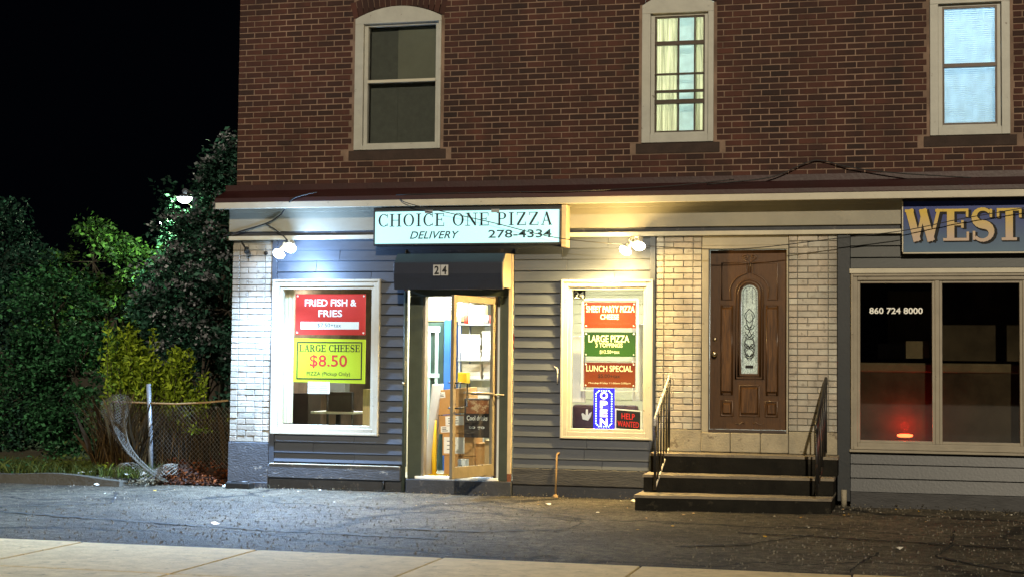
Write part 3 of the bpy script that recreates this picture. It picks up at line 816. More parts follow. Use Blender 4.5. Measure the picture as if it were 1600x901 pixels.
# right shop: trim, siding, base
box('corner_board', M['slate_trim'], B, 7.357, 7.498, -.040, .12, .06, 3.044, .004)
z1 = MB(); z1.box(7.50, XR - .26, .0045, .13, 2.60, 3.1); z1.box(7.50, XR - .26, .0045, .13, -.05, .70)
SB = z1.build('siding_panel', M['dark_slate'], B)
siding(SB, 7.500, XR, .17, .637, 'slate_trim', pitch=.155, holes=())
siding(SB, 7.500, XR, 2.662, 3.044, 'green_siding', pitch=.130, holes=())
box('base_ledge', M['worn_ledge'], B, 7.50, XR, -.035, .12, -.02, .168, .008)

# --- shop windows
def shop_window(x0, x1, z0, z1, panes, m, cas=.085, sash=.035, gl='glass', lip=.045):
    w = MB(); frame_mb(w, x0, x1, z0, z1, cas, -.045, .10)
    W_ = w.build('shop_window', m, B, .006)
    # outer edge moulding, proud of the casing
    e = MB(); frame_mb(e, x0 + .004, x1 - .004, z0 + .004, z1 - .004, .026, -.064, -.046); e.build('casing_edge', m, W_, .004)
    pz0, pz1 = z0 + cas, z1 - cas
    for i, (a, b) in enumerate(panes):
        s = MB(); frame_mb(s, a - sash, b + sash, pz0, pz1, sash, -.018 + .001 * i, .06); s.build('sash', m, W_, .004)
        box('pane', M[gl], W_, a, b, .03, .034, pz0 + sash, pz1 - sash, 0)
    return W_
WA = shop_window(.530, 1.934, .666, 2.560, [(.655, 1.812)], M['white_trim'])
WB = shop_window(4.173, 5.269, .688, 2.546, [(4.293, 5.149)], M['white_trim'])
WC = shop_window(7.502, 10.33, .640, 2.600, [(7.605, 8.385), (8.493, 9.310), (9.42, 10.21)], M['sash_trim'], cas=.075, sash=.030, gl='dark_glass')
for a, b in ((8.416, 8.462), (9.341, 9.389)):
    box('mullion', M['sash_trim'], WC, a, b, -.030, .06, .716, 2.524, .004)
MB().box(7.490, 10.34, -.058, .02, 2.602, 2.657).build('head_trim', M['white_trim'], WC, .004)
MB().box(7.49, 10.34, -.075, .02, .612, .640).build('window_sill', M['sash_trim'], WC, .004)

# --- shop interior shell
rm = MB(); X0, X1, Y0, Y1, Z0, Z1 = .10, 5.22, .131, 4.6, .17, 2.76
rm.face([(X0, Y1, Z0), (X1, Y1, Z0), (X1, Y1, Z1), (X0, Y1, Z1)]).face([(X0, Y0, Z0), (X0, Y1, Z0), (X0, Y1, Z1), (X0, Y0, Z1)])
rm.face([(X1, Y0, Z0), (X1, Y1, Z0), (X1, Y1, Z1), (X1, Y0, Z1)]); rm.build('shop_room', M['room_cream'], B)
box('shop_ceiling', M['room_white'], B, X0, X1, Y0, Y1, 2.761, 2.80, 0)
box('shop_floor', M['floor_tile'], B, X0, X1, Y0 - .05, Y1, .12, .169, 0)
# partitions
P2 = box('partition', M['room_cream'], B, 1.86, 1.95, .75, 4.55, .17, 2.76, 0)
P3 = box('partition', M['room_white'], B, 3.72, 3.80, .14, 3.0, .17, 2.76, 0)
P4 = box('partition', M['room_cream'], B, 3.801, 5.21, 2.2, 2.26, .17, 2.76, 0)
for k in range(16):   # horizontal boards on the wall behind the right shop window
    box('wall_board', M['room_cream'], P4, 3.81, 5.20, 2.180, 2.199, .60 + k * .125, .60 + k * .125 + .118, .003)
for x, y, w in ((1.0, 1.6, 1.0), (2.8, 1.0, 1.0), (4.5, 1.0, .9)):
    L_ = thing('ceiling_light', {1.0: 'fluorescent ceiling panel above the tables behind the left shop window', 2.8: 'fluorescent ceiling panel above the entrance of the pizza shop', 4.5: 'fluorescent ceiling panel behind the right shop window'}[x], 'ceiling light', (x, y, 2.76))
    s = MB(); frame_mb2 = s
    s.box(x - w / 2 - .02, x + w / 2 + .02, y - .17, y + .17, 2.735, 2.758); s.build('housing', M['white_print'], L_)
    MB().box(x - w / 2, x + w / 2, y - .15, y + .15, 2.727, 2.7345).build('diffuser', M['ceiling_panel'], L_)
    light('AREA', 'ceiling_lamp', (x, y, 2.715), {1.0: 70, 2.8: 190, 4.5: 62}[x], (1.0, 1.0, .88), w, L_, (0, 0, -1), sy=.3)

# --- right shop interior, unlit
rm = MB(); X0, X1, Y0, Y1, Z0, Z1 = 7.40, 12.7, .131, 4.0, .17, 2.76
rm.face([(X0, Y1, Z0), (X1, Y1, Z0), (X1, Y1, Z1), (X0, Y1, Z1)]).face([(X0, Y0, Z0), (X0, Y1, Z0), (X0, Y1, Z1), (X0, Y0, Z1)])
rm.face([(X1, Y0, Z0), (X1, Y1, Z0), (X1, Y1, Z1), (X1, Y0, Z1)]).face([(X0, Y0, Z1), (X1, Y0, Z1), (X1, Y1, Z1), (X0, Y1, Z1)]).face([(X0, Y0, Z0), (X1, Y0, Z0), (X1, Y1, Z0), (X0, Y1, Z0)])
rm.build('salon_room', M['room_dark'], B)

# --- glazed shop door in its frame, standing open
F = box('door_frame', M['olive_frame'], B, 2.300, 2.470, -.030, .12, .175, 2.350, .004)
box('frame_head', M['olive_frame'], F, 2.300, 3.538, -.032, .12, 2.352, 2.432, .004)
box('frame_post', M['olive_frame'], F, 3.430, 3.538, -.030, .12, .175, 2.350, .004)
box('frame_post', M['dark_alu'], F, 3.365, 3.392, -.025, .10, .205, 2.350, .003)
box('side_light', M['room_white'], F, 3.393, 3.429, .02, .03, .205, 2.350, 0)
box('jamb_strip', M['alu'], F, 2.471, 2.500, -.020, .10, .205, 2.351, .003)
box('threshold', M['white_print'], F, 2.40, 3.43, -.05, .12, .172, .204, .004)
box('door_step', M['dark_slate'], B, 2.30, 3.60, -.09, .12, -.02, .170, .008)
MB().box(3.540, 3.590, -.055, .0, .26, 2.85).build('corner_trim', M['tan_paint'], B, .004)
MB().box(3.541, 3.589, -.056, .0, -.01, .259).build('corner_trim_foot', M['rust'], B, .004)
MB().tube([(2.262, -.06, 0), (2.262, -.06, 2.41)], .024, 10).build('downpipe', M['olive_frame'], B)
MB().lathe((2.262, -.085, 1.30), (0, -1, 0), [(0, .02), (.02, .022), (.021, 0)], 10).build('bell_push', M['brass'], B)
# door leaf, hinged at x 3.36, swung outwards
HX, HY, DW, TH = 3.355, -.02, .85, R(71)
ux, uy = -math.cos(TH), -math.sin(TH)      # along the leaf from hinge to free edge
px_, py_ = -uy, ux                          # leaf thickness direction
def leafbox(mb, a, b, z0, z1, t0=-.022, t1=.022):
    def P(s, t, z): return (HX + ux * s + px_ * t, HY + uy * s + py_ * t, z)
    return mb.hexa([P(a, t0, z0), P(b, t0, z0), P(b, t1, z0), P(a, t1, z0), P(a, t0, z1), P(b, t0, z1), P(b, t1, z1), P(a, t1, z1)])
mb = MB(); leafbox(mb, 0, .045, .235, 2.335); leafbox(mb, DW - .055, DW, .235, 2.335)
leafbox(mb, .045, DW - .055, 2.255, 2.334); leafbox(mb, .045, DW - .055, .236, .37)
LEAF = mb.build('door', M['door_metal'], B, .004, label='glazed shop door standing open')
leafbox(MB(), .045, DW - .055, .37, 2.255, -.004, .004).build('pane', M['door_glass'], LEAF)
def LP(s, t, z): return (HX + ux * s + px_ * t, HY + uy * s + py_ * t, z)
for sgn in (1, -1):
    MB().tube([LP(DW - .04, .022 * sgn, 1.33), LP(DW - .05, .075 * sgn, 1.33), LP(DW - .19, .085 * sgn, 1.32), LP(DW - .19, .085 * sgn, 1.06), LP(DW - .05, .075 * sgn, 1.04), LP(DW - .04, .022 * sgn, 1.04)], .010).build('pull_handle', M['black_iron'], LEAF)
MB().tube([LP(DW - .20, .04, 1.22), LP(.10, .05, 1.20), LP(.06, .04, 1.20)], .014).build('push_bar', M['alu'], LEAF)
MB().tube([LP(DW - .36, .03, 1.20), (3.30, -.10, 1.19), (3.50, -.05, 1.185)], .010).build('door_stay', M['alu'], LEAF)

# --- wooden house door
def arc_pts(cx, cz, r, a0, a1, n=12): return [(cx + r * math.cos(a0 + (a1 - a0) * i / n), cz + r * math.sin(a0 + (a1 - a0) * i / n)) for i in range(n + 1)]
box('door_casing', M['cream_paint'], B, 5.829, 5.905, -.020, .10, .797, 2.885, .004)
box('door_casing', M['cream_paint'], B, 6.790, 6.809, -.020, .10, .797, 2.885, .003)
box('door_casing', M['cream_paint'], B, 5.829, 6.809, -.022, .10, 2.886, 2.930, .004)
box('head_board', M['cream_paint'], B, 5.829, 6.809, -.012, .10, 2.932, 3.042, .003)
box('door_threshold', M['dark_brown'], B, 5.906, 6.789, -.03, .14, .797, .828, .004)
DX0, DX1, DZ0, DZ1 = 5.910, 6.786, .832, 2.882
gx0, gx1, gz0, gz1 = 6.268, 6.456, 1.468, 2.485
GR = (gx1 - gx0) / 2; GC = (gx0 + gx1) / 2
D = MB()
# slab of stiles around the glazed slot
D.box(DX0, gx0 - .001, .075, .12, DZ0, DZ1); D.box(gx1 + .001, DX1, .075, .12, DZ0, DZ1)
D.box(gx0 - .001, gx1 + .001, .075, .12, DZ0, gz0)
head = [(gx0 - .001, DZ1)] + [(gx0 - .001, gz1 - GR)] + [(p[0], p[1]) for p in reversed(arc_pts(GC, gz1 - GR, GR, 0, math.pi))][0:0]
D.prism([(gx1 + .001, DZ1), (gx0 - .001, DZ1)] + list(reversed(arc_pts(GC, gz1 - GR, GR, 0, math.pi))), .075, .12)
DOOR = D.build('front_door', M['wood_door'], B, 0, label='varnished oak door with a narrow arched glass')
def ring(pts, name, r=.011, y=.073, m='wood_door', sq=True):
    MB().tube([(x, y, z) for x, z in pts], r, 6, closed=True).build(name, M[m], DOOR)
# oval moulding round the glass
for rr, tr in ((.030, .014), (.062, .010)):
    pts = [(gx0 - rr, gz0 - rr)] + [(gx1 + rr, gz0 - rr)] + arc_pts(GC, gz1 - GR, GR + rr, 0, math.pi)
    ring(pts, 'glass_moulding', tr)
def panel(pts, name='door_panel'):
    cx = sum(p[0] for p in pts) / len(pts); cz = sum(p[1] for p in pts) / len(pts)
    ring(pts, 'panel_moulding', .013)
    def sh(k):
        out = []
        for x, z in pts:
            d = math.hypot(x - cx, z - cz); f = max(0, (d - k) / d); out.append((cx + (x - cx) * f, cz + (z - cz) * f))
        return out
    a = sh(.022); b = sh(.045)
    mb = MB(); n = len(pts)
    for i in range(n):
        j = (i + 1) % n
        mb.face([(a[i][0], .074, a[i][1]), (a[j][0], .074, a[j][1]), (b[j][0], .046, b[j][1]), (b[i][0], .046, b[i][1])])
    mb.face([(x, .046, z) for x, z in b])
    mb.build(name, M['wood_panel'], DOOR)
def rect(x0, x1, z0, z1): return [(x0, z0), (x1, z0), (x1, z1), (x0, z1)]
panel(rect(6.255, 6.475, .985, 1.335))
panel(rect(6.045, 6.175, .985, 1.155)); panel(rect(6.550, 6.680, .985, 1.155))
panel(rect(6.045, 6.165, 1.225, 2.250)); panel(rect(6.560, 6.680, 1.225, 2.250))
def corner(x0, x1, sgn):
    # rectangle with a quarter circle bitten out round the arch
    c = (GC, gz1 - GR); r = .225; z0, z1 = 2.315, 2.735
    a = [(x, z) for x, z in arc_pts(c[0], c[1], r, R(90), R(170), 10) if x >= x0 and z > z0]
    pts = [(x0, z0)] + ([(c[0] - math.sqrt(max(0, r * r - (z0 - c[1]) ** 2)), z0)] if z0 - c[1] < r else []) + list(reversed([q for q in a if q[0] < x1 - .002])) + [(x1, c[1] + math.sqrt(r * r - (x1 - c[0]) ** 2)), (x1, z1), (x0, z1)]
    if sgn < 0: pts = [(2 * GC - x, z) for x, z in reversed(pts)]
    ring(pts, 'panel_moulding', .009)
    ins = [(sum(p[0] for p in pts) / len(pts), sum(p[1] for p in pts) / len(pts))]
corner(6.045, 6.325, 1); corner(6.045, 6.325, -1)
for sx in (-1, 1):     # carved scrolls over the arch
    sp = [(GC + sx * (.045 + .035 * (1 - t / 20) * math.cos(t * .55)), .070, 2.795 + .035 * (1 - t / 20) * math.sin(t * .55)) for t in range(18)]
    MB().tube([(GC + sx * .012, .070, 2.62), (GC + sx * .012, .070, 2.74)] + sp, .007, 6).build('carved_scroll', M['wood_panel'], DOOR)
    sp = [(GC + sx * (.05 + .03 * t), .070, .90 + .012 * math.sin(t * 1.9)) for t in range(5)]
    MB().tube(sp, .008, 6, taper=.002).build('carved_leaf', M['wood_panel'], DOOR)
gp = MB().prism([(gx0, gz0), (gx1, gz0)] + arc_pts(GC, gz1 - GR, GR, 0, math.pi), .09, .096)
M['frosted'] = translucent('frosted_glass', (.78, .80, .74), .75, (14, 14, 8))
gl = gp.build('pane', M['frosted'], DOOR)
lead = MB(); yl = .088
def L2(pts, r=.0032): lead.tube([(x, yl, z) for x, z in pts], r, 5)
L2([(gx0 + .02, gz0 + .13)] + [(gx0 + .02, gz1 - GR)] + [(q[0], q[1]) for q in reversed(arc_pts(GC, gz1 - GR, GR - .02, 0, math.pi))] + [(gx1 - .02, gz0 + .13)])
for sx in (-1, 1):
    L2([(GC + sx * (.012 + .05 * math.sin(t * .45)), 1.62 + .045 * t) for t in range(13)], .004)
    L2([(GC + sx * (.05 * math.cos(t * .7)), 1.70 + .028 * t) for t in range(10)], .004)
    L2([(GC + sx * .055 * math.sin(t * math.pi / 8), 2.05 + .02 * t) for t in range(9)], .005)
    L2([(GC + sx * (.01 + .045 * math.sin(t * math.pi / 6)), 1.66 + .022 * t) for t in range(7)], .006)
    L2([(GC + sx * .03, 2.27), (GC + sx * .03, gz1 - .05)], .003)
    for k in range(4):
        L2([(GC, 1.66 + k * .11), (GC + sx * .03, 1.70 + k * .11), (GC + sx * .058, 1.69 + k * .11), (GC + sx * .04, 1.655 + k * .11), (GC, 1.64 + k * .11)], .005)
lead.build('leading', M['black_print'], DOOR)
box('letter_plate', M['black_print'], DOOR, GC - .045, GC + .045, .082, .089, 1.53, 1.565, .002)
MB().lathe((5.968, .076, 1.690), (0, -1, 0), [(0, .032), (.006, .032), (.008, .014), (.035, .014), (.042, .030), (.06, .034), (.072, .022), (.075, 0)]).build('door_knob', M['brass'], DOOR)
MB().lathe((5.968, .076, 1.86), (0, -1, 0), [(0, .024), (.012, .022), (.013, 0)]).build('door_lock', M['brass'], DOOR)
# hall behind the oak door
hw = MB(); hw.face([(5.85, 2.0, .8), (6.79, 2.0, .8), (6.79, 2.0, 3.0), (5.85, 2.0, 3.0)]); hw.face([(5.85, .13, .8), (5.85, 2, .8), (5.85, 2, 3), (5.85, .13, 3)]); hw.face([(6.79, .13, .8), (6.79, 2, .8), (6.79, 2, 3), (6.79, .13, 3)]); hw.face([(5.85, .13, 3.0), (6.79, .13, 3.0), (6.79, 2, 3.0), (5.85, 2, 3.0)]); hw.face([(5.85, .13, .79), (6.79, .13, .79), (6.79, 2, .79), (5.85, 2, .79)])
hw.build('hallway', M['room_white'], B)
light('AREA', 'hall_lamp', (6.35, 1.6, 2.0), 26, (.92, 1.0, .95), .7, B, (0, -1, 0))
MB().lathe((7.425, -.021, 1.665), (0, -1, 0), [(0, .030), (.008, .030), (.012, .02), (.014, 0)]).build('pipe_cap', M['brass'], B)

# ------------------------------------------------------------------ awning box over the shop door
A = thing('door_awning', 'small dark blue box awning numbered 24 over the open glass door', 'awning', (2.9, -.03, 2.44))
prof = [(-.03, 2.850), (-.30, 2.842), (-.43, 2.728), (-.435, 2.60), (-.425, 2.53), (-.40, 2.415), (-.37, 2.415), (-.37, 2.44), (-.03, 2.44)]
MB().prismx(prof, 2.228, 3.555).build('canopy', M['awning_blue'], A, .006)
MB().prismx([(y * .97 if y < -.04 else y - .0, z + (.004 if z < 2.5 else -.004)) for y, z in prof], 3.556, 3.566).build('end_panel', M['tan_paint'], A, .003)
for i, ch in enumerate('24'):
    x0 = 2.722 + i * .095
    t = box('number_tile', M['grey_print'], A, x0, x0 + .088, -.448, -.438, 2.575, 2.700, .002)
    t.rotation_euler = (R(-2), 0, 0)
    o = text('numeral', ch, x0 + .016, x0 + .072, 2.588, 2.688, -.4505, M['black_print'], A, bold=.03)
    o.rotation_euler = (R(-2), 0, 0)

# ------------------------------------------------------------------ signs
S = thing('lit_shop_sign', 'glowing pale cyan sign reading CHOICE ONE PIZZA over the awning', 'sign', (3.06, -.06, 2.95))
MB().box(1.903, 4.215, -.245, -.075, 2.945, 3.405).build('cabinet', M['slate_trim'], S, .006)
MB().box(4.217, 4.275, -.255, -.055, 2.915, 3.408).build('end_bracket', M['tan_paint'], S, .004)
f = MB(); f.box(1.925, 4.190, -.252, -.2455, 2.968, 3.352); f.build('sign_face', M['sign_face'], S, .003)
f = MB(); frame_mb(f, 1.905, 4.210, 2.950, 3.37, .018, -.258, -.2455); f.build('face_frame', M['dark_slate'], S, .003)
for x in (2.60, 3.42): box('clip', M['grey_metal'], S, x - .05, x + .05, -.262, -.2585, 3.325, 3.366, .002)
serif('lettering', 'CHOICE ONE PIZZA', 1.965, 4.105, 3.172, 3.325, -.2535, M['sign_ink_blue'], S, T=.17, t=.055, gap=.18, tilt=.0)
text('lettering', 'DELIVERY', 2.365, 2.980, 3.022, 3.112, -.2535, M['sign_ink'], S, bold=.012, shear=.3)
text('lettering', '278-4334', 3.335, 4.100, 3.024, 3.120, -.2535, M['sign_ink'], S, bold=.012)

S = thing('shop_board', 'blue painted board with gold serif letters reading WEST at the right edge', 'sign', (9.4, -.03, 2.83))
def west_mat():
    m, nt, b = new_mat('painted_blue_board'); N, L = nt.nodes, nt.links
    g = N.new('ShaderNodeNewGeometry'); sx = N.new('ShaderNodeSeparateXYZ'); L.new(g.outputs['Position'], sx.inputs[0])
    n = N.new('ShaderNodeTexNoise'); n.inputs['Scale'].default_value = 2.2; n.inputs['Detail'].default_value = 5; L.new(g.outputs['Position'], n.inputs['Vector'])
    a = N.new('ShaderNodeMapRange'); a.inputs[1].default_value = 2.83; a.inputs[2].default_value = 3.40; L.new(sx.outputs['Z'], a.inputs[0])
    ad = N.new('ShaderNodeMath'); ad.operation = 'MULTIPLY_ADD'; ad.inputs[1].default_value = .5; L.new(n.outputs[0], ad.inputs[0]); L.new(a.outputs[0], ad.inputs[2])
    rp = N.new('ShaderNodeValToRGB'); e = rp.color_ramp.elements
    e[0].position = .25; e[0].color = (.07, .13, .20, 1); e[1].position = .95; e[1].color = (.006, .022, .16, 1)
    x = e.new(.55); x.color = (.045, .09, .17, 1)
    L.new(ad.outputs[0], rp.inputs[0]); L.new(rp.outputs[0], b.inputs['Base Color']); b.inputs['Roughness'].default_value = .35
    return m
def gold_mat():
    m, nt, b = new_mat('gold_lettering'); N, L = nt.nodes, nt.links
    g = N.new('ShaderNodeNewGeometry'); sx = N.new('ShaderNodeSeparateXYZ'); L.new(g.outputs['Position'], sx.inputs[0])
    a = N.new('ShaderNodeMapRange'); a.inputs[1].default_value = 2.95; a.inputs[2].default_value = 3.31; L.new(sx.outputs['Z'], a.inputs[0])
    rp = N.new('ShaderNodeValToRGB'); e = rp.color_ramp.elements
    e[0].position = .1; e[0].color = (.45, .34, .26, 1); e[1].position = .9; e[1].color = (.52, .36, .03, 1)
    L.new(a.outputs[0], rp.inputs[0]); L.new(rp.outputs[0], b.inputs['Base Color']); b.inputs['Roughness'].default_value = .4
    return m
M['gold'] = gold_mat()
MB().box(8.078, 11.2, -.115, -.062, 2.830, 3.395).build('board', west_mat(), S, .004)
f = MB(); f.box(8.074, 11.2, -.120, -.06, 2.812, 2.829); f.box(8.064, 8.0775, -.120, -.06, 2.83, 3.395); f.build('board_edge', M['white_trim'], S, .002)
serif('letter_shadow', 'WEST', 8.100, 9.345, 2.950, 3.305, -.1158, M['black_print'], S, T=.30, t=.13, gap=.03, depth=.003, dx=.012, dz=-.012)
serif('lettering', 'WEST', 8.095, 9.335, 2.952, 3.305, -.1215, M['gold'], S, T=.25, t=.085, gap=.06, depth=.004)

# ------------------------------------------------------------------ notices in the windows
def notice(name, label, x0, x1, z0, z1, m, y=.062, cat='poster', grp=None, tilt=0.0):
    o = thing(name, label, cat, ((x0 + x1) / 2, y, z0), grp)
    MB().hexa([(x0, y, z0 - tilt / 2), (x1, y, z0 + tilt / 2), (x1, y + .006, z0 + tilt / 2), (x0, y + .006, z0 - tilt / 2),
               (x0, y, z1 - tilt / 2), (x1, y, z1 + tilt / 2), (x1, y + .006, z1 + tilt / 2), (x0, y + .006, z1 - tilt / 2)]).build('sheet', M[m], o)
    return o
P = notice('window_poster', 'red poster reading FRIED FISH & FRIES in the left shop window', .795, 1.708, 1.885, 2.385, 'poster_red')
text('lettering', 'FRIED FISH &', .915, 1.590, 2.235, 2.322, .0617, M['white_print'], P, bold=.022)
text('lettering', 'FRIES', 1.095, 1.405, 2.105, 2.190, .0617, M['white_print'], P, bold=.022)
MB().box(.865, 1.625, .0598, .0618, 1.955, 2.045).build('price_strip', M['white_print'], P)
text('lettering', '$7.50+tax', 1.085, 1.395, 1.972, 2.028, .0596, M['sign_ink'], P)
for x in (.82, 1.685):
    for z in (1.91, 2.36): MB().lathe((x, .061, z), (0, -1, 0), [(0, .012), (.003, .012), (.0035, 0)], 10).build('suction_hook', M['white_print'], P)
P = notice('window_poster', 'yellow poster reading LARGE CHEESE $8.50 below the red one', .775, 1.715, 1.300, 1.838, 'poster_yellow', tilt=-.012)
f = MB(); frame_mb(f, .820, 1.672, 1.340, 1.800, .014, .0595, .0615); f.build('printed_border', M['black_print'], P)
serif('lettering', 'LARGE CHEESE', .855, 1.640, 1.680, 1.765, .0617, M['black_print'], P, T=.20, t=.08, gap=.12)
text('lettering', '$8.50', .990, 1.480, 1.475, 1.640, .0617, M['red_print'], P, bold=.014)
text('lettering', 'PIZZA (Pickup Only)', .955, 1.520, 1.375, 1.432, .0617, M['black_print'], P, bold=.006)
P = notice('paper_note', 'white paper note taped under the yellow poster', .975, 1.260, 1.165, 1.310, 'poster_white', y=.056, cat='note')
for k in range(5):
    for a, b in ((.99, 1.10), (1.125, 1.245)): MB().box(a, b - random.random() * .03, .0545, .0555, 1.185 + k * .022, 1.190 + k * .022).build('printed_line', M['grey_print'], P)

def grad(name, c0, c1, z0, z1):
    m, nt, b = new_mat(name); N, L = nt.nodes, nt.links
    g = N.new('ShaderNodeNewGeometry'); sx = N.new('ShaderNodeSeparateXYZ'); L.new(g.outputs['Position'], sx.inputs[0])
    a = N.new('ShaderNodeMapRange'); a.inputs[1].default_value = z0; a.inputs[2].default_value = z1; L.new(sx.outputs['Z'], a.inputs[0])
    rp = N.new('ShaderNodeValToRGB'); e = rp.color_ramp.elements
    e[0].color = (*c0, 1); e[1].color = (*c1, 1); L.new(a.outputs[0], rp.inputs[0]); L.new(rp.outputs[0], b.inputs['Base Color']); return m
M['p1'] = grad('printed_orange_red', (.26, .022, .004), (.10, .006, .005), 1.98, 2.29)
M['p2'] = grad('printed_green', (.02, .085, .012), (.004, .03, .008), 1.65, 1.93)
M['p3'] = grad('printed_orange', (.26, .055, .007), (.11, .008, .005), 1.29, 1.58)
for lab, z0, z1, mm, lines in (
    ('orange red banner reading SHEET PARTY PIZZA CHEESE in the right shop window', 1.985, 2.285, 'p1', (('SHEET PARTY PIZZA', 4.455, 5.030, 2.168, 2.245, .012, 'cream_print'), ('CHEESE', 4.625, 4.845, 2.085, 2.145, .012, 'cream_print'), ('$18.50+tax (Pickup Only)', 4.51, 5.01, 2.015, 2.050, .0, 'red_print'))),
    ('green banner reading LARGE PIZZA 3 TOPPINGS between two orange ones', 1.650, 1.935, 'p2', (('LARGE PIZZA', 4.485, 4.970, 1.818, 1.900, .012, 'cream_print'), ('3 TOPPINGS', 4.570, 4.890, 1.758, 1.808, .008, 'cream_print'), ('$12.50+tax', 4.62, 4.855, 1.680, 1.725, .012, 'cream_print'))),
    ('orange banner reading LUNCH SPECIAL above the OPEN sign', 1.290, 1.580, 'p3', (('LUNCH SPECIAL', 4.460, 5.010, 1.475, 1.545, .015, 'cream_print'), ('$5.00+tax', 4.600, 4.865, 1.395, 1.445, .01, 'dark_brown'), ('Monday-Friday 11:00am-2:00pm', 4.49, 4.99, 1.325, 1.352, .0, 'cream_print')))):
    P = notice('window_banner', lab, 4.435, 5.043, z0, z1, mm, cat='banner', grp='special offer banners in the right shop window')
    for s_, a, b, c_, d, bo, mc in lines: text('lettering', s_, a, b, c_, d, .0617, M[mc], P, bold=bo)
    for x in (4.455, 5.023):
        for z in (z0 + .022, z1 - .022): MB().lathe((x, .061, z), (0, -1, 0), [(0, .010), (.003, .010), (.0035, 0)], 10).build('suction_hook', M['white_print'], P)
# hanging white cord frame behind the banners
o = MB(); frame_mb(o, 4.400, 5.075, 1.245, 2.330, .020, .070, .074); tag(o.build('banner_holder', M['white_print'], None), 'white holder frame behind the three stacked banners', 'frame')
P = notice('number_plate', 'black plate with white 24 in the corner of the right shop window', 4.300, 4.445, 2.320, 2.425, 'black_print', y=.050, cat='sign')
text('lettering', '24', 4.316, 4.430, 2.330, 2.415, .0492, M['white_print'], P, bold=.0)

O = thing('open_sign', 'vertical blue LED sign reading OPEN in the right shop window', 'sign', (4.675, .062, .80))
M['led_blue'] = emit('led_panel_blue', (.03, .02, .85), 1.1)
M['led_dot'] = emit('led_dot', (.55, .80, 1.0), 6)
M['led_txt'] = emit('led_letters', (1.0, .80, .72), 3.0)
MB().box(4.552, 4.800, .052, .075, .805, 1.280).build('panel', M['led_blue'], O, .004)
for i, ch in enumerate('OPEN'):
    zc = 1.195 - i * .103
    text('letter', ch, 4.632, 4.722, zc - .043, zc + .043, .050, M['led_txt'], O, bold=.035)
dots = MB(); loop = []
x0, x1, z0, z1, ch_ = 4.583, 4.769, .835, 1.250, .035
path = [(x0, z0 + ch_), (x0, z1 - ch_), (x0 + ch_, z1), (x1 - ch_, z1), (x1, z1 - ch_), (x1, z0 + ch_), (x1 - ch_, z0), (x0 + ch_, z0), (x0, z0 + ch_)]
for (a, b), (c_, d) in zip(path[:-1], path[1:]):
    L_ = math.hypot(c_ - a, d - b); n = max(1, round(L_ / .029))
    for k in range(n): dots.lathe((a + (c_ - a) * k / n, .051, b + (d - b) * k / n), (0, -1, 0), [(0, .0075), (.004, .006), (.006, 0)], 8)
dots.build('led_border', M['led_dot'], O, kind='stuff')
light('POINT', 'led_glow', (4.675, -.02, 1.05), 1.6, (.15, .12, 1.0), .08, O)
H = notice('help_wanted_sign', 'small black sign with red letters reading HELP WANTED beside the OPEN sign', 4.822, 5.105, .812, 1.022, 'black_print', y=.066, cat='sign', tilt=-.018)
f = MB(); f.hexa([(4.806, .070, .803), (5.122, .070, .785), (5.122, .076, .785), (4.806, .076, .803), (4.806, .070, 1.046), (5.122, .070, 1.028), (5.122, .076, 1.028), (4.806, .076, 1.046)]).build('white_border', M['white_print'], H)
M['red_ink'] = mat('bright_red_print', (.80, .02, .015), .5, .04, 5, 0)
text('lettering', 'HELP', 4.885, 5.040, .922, .990, .0645, M['red_ink'], H, bold=.01, tilt=-.009)
text('lettering', 'WANTED', 4.838, 5.090, .832, .900, .0645, M['red_ink'], H, bold=.01, tilt=-.016)
P = thing('phone_lettering', 'white digits 860 724 8000 stuck on the dark salon window', 'lettering', (7.87, .028, 2.15))
text('digits', '860 724 8000', 7.705, 8.285, 2.155, 2.225, .0285, M['white_print'], P, bold=.02)

# ------------------------------------------------------------------ things inside the shop
def simple_box(name, label, cat, m, x0, x1, y0, y1, z0, z1, grp=None, bevel=.006, rz=0, ry=0):
    o = box(name, M[m], None, x0, x1, y0, y1, z0, z1, bevel); o.rotation_euler = (0, ry, rz)
    return tag(o, label, cat, grp)
# behind the left window
simple_box('side_cabinet', 'dark brown cabinet in the lower left of the left shop window', 'cabinet', 'dark_brown', .14, .47, 1.35, 1.8, .171, 1.14)
T = thing('cafe_table', 'small table with pale top behind the paper note', 'table', (.95, 1.3, .17))
box('tabletop', M['room_white'], T, .62, 1.20, 1.05, 1.6, .885, .915, .006); MB().tube([(.91, 1.3, .2), (.91, 1.3, .884)], .035).build('pedestal', M['black_iron'], T)
MB().lathe((.91, 1.3, .171), (0, 0, 1), [(0, .24), (.015, .24), (.03, .04)], 20).build('base', M['black_iron'], T)
def cafe_chair(x, y, rz, lab):
    t = thing('cafe_chair', lab, 'chair', (x, y, .17), 'cafe chairs behind the left shop window')
    z0 = .17
    sm = MB().box(x - .2, x + .2, y - .2, y + .2, z0 + .44, z0 + .48).build('seat', M['dark_brown'], t, .02)
    for sx in (-1, 1):
        for sy in (-1, 1):
            MB().tube([(x + sx * .17, y + sy * .17, z0), (x + sx * .17, y + sy * .17, z0 + (.44 if sy < 0 else 1.0))], .017).build('leg', M['black_iron'], t)
    MB().box(x - .19, x + .19, y + .16, y + .185, z0 + .74, z0 + 1.0).build('backrest', M['dark_brown'], t, .01)
    return t
cafe_chair(1.00, .95, 0, 'dark cafe chair in front of the pale topped table')
cafe_chair(1.38, 1.55, 0, 'dark cafe chair nearest the wooden post behind the left shop window')
simple_box('wooden_post', 'pale wooden post at the right of the left shop window', 'post', 'pine', 1.46, 1.60, .70, .80, .171, 1.22)
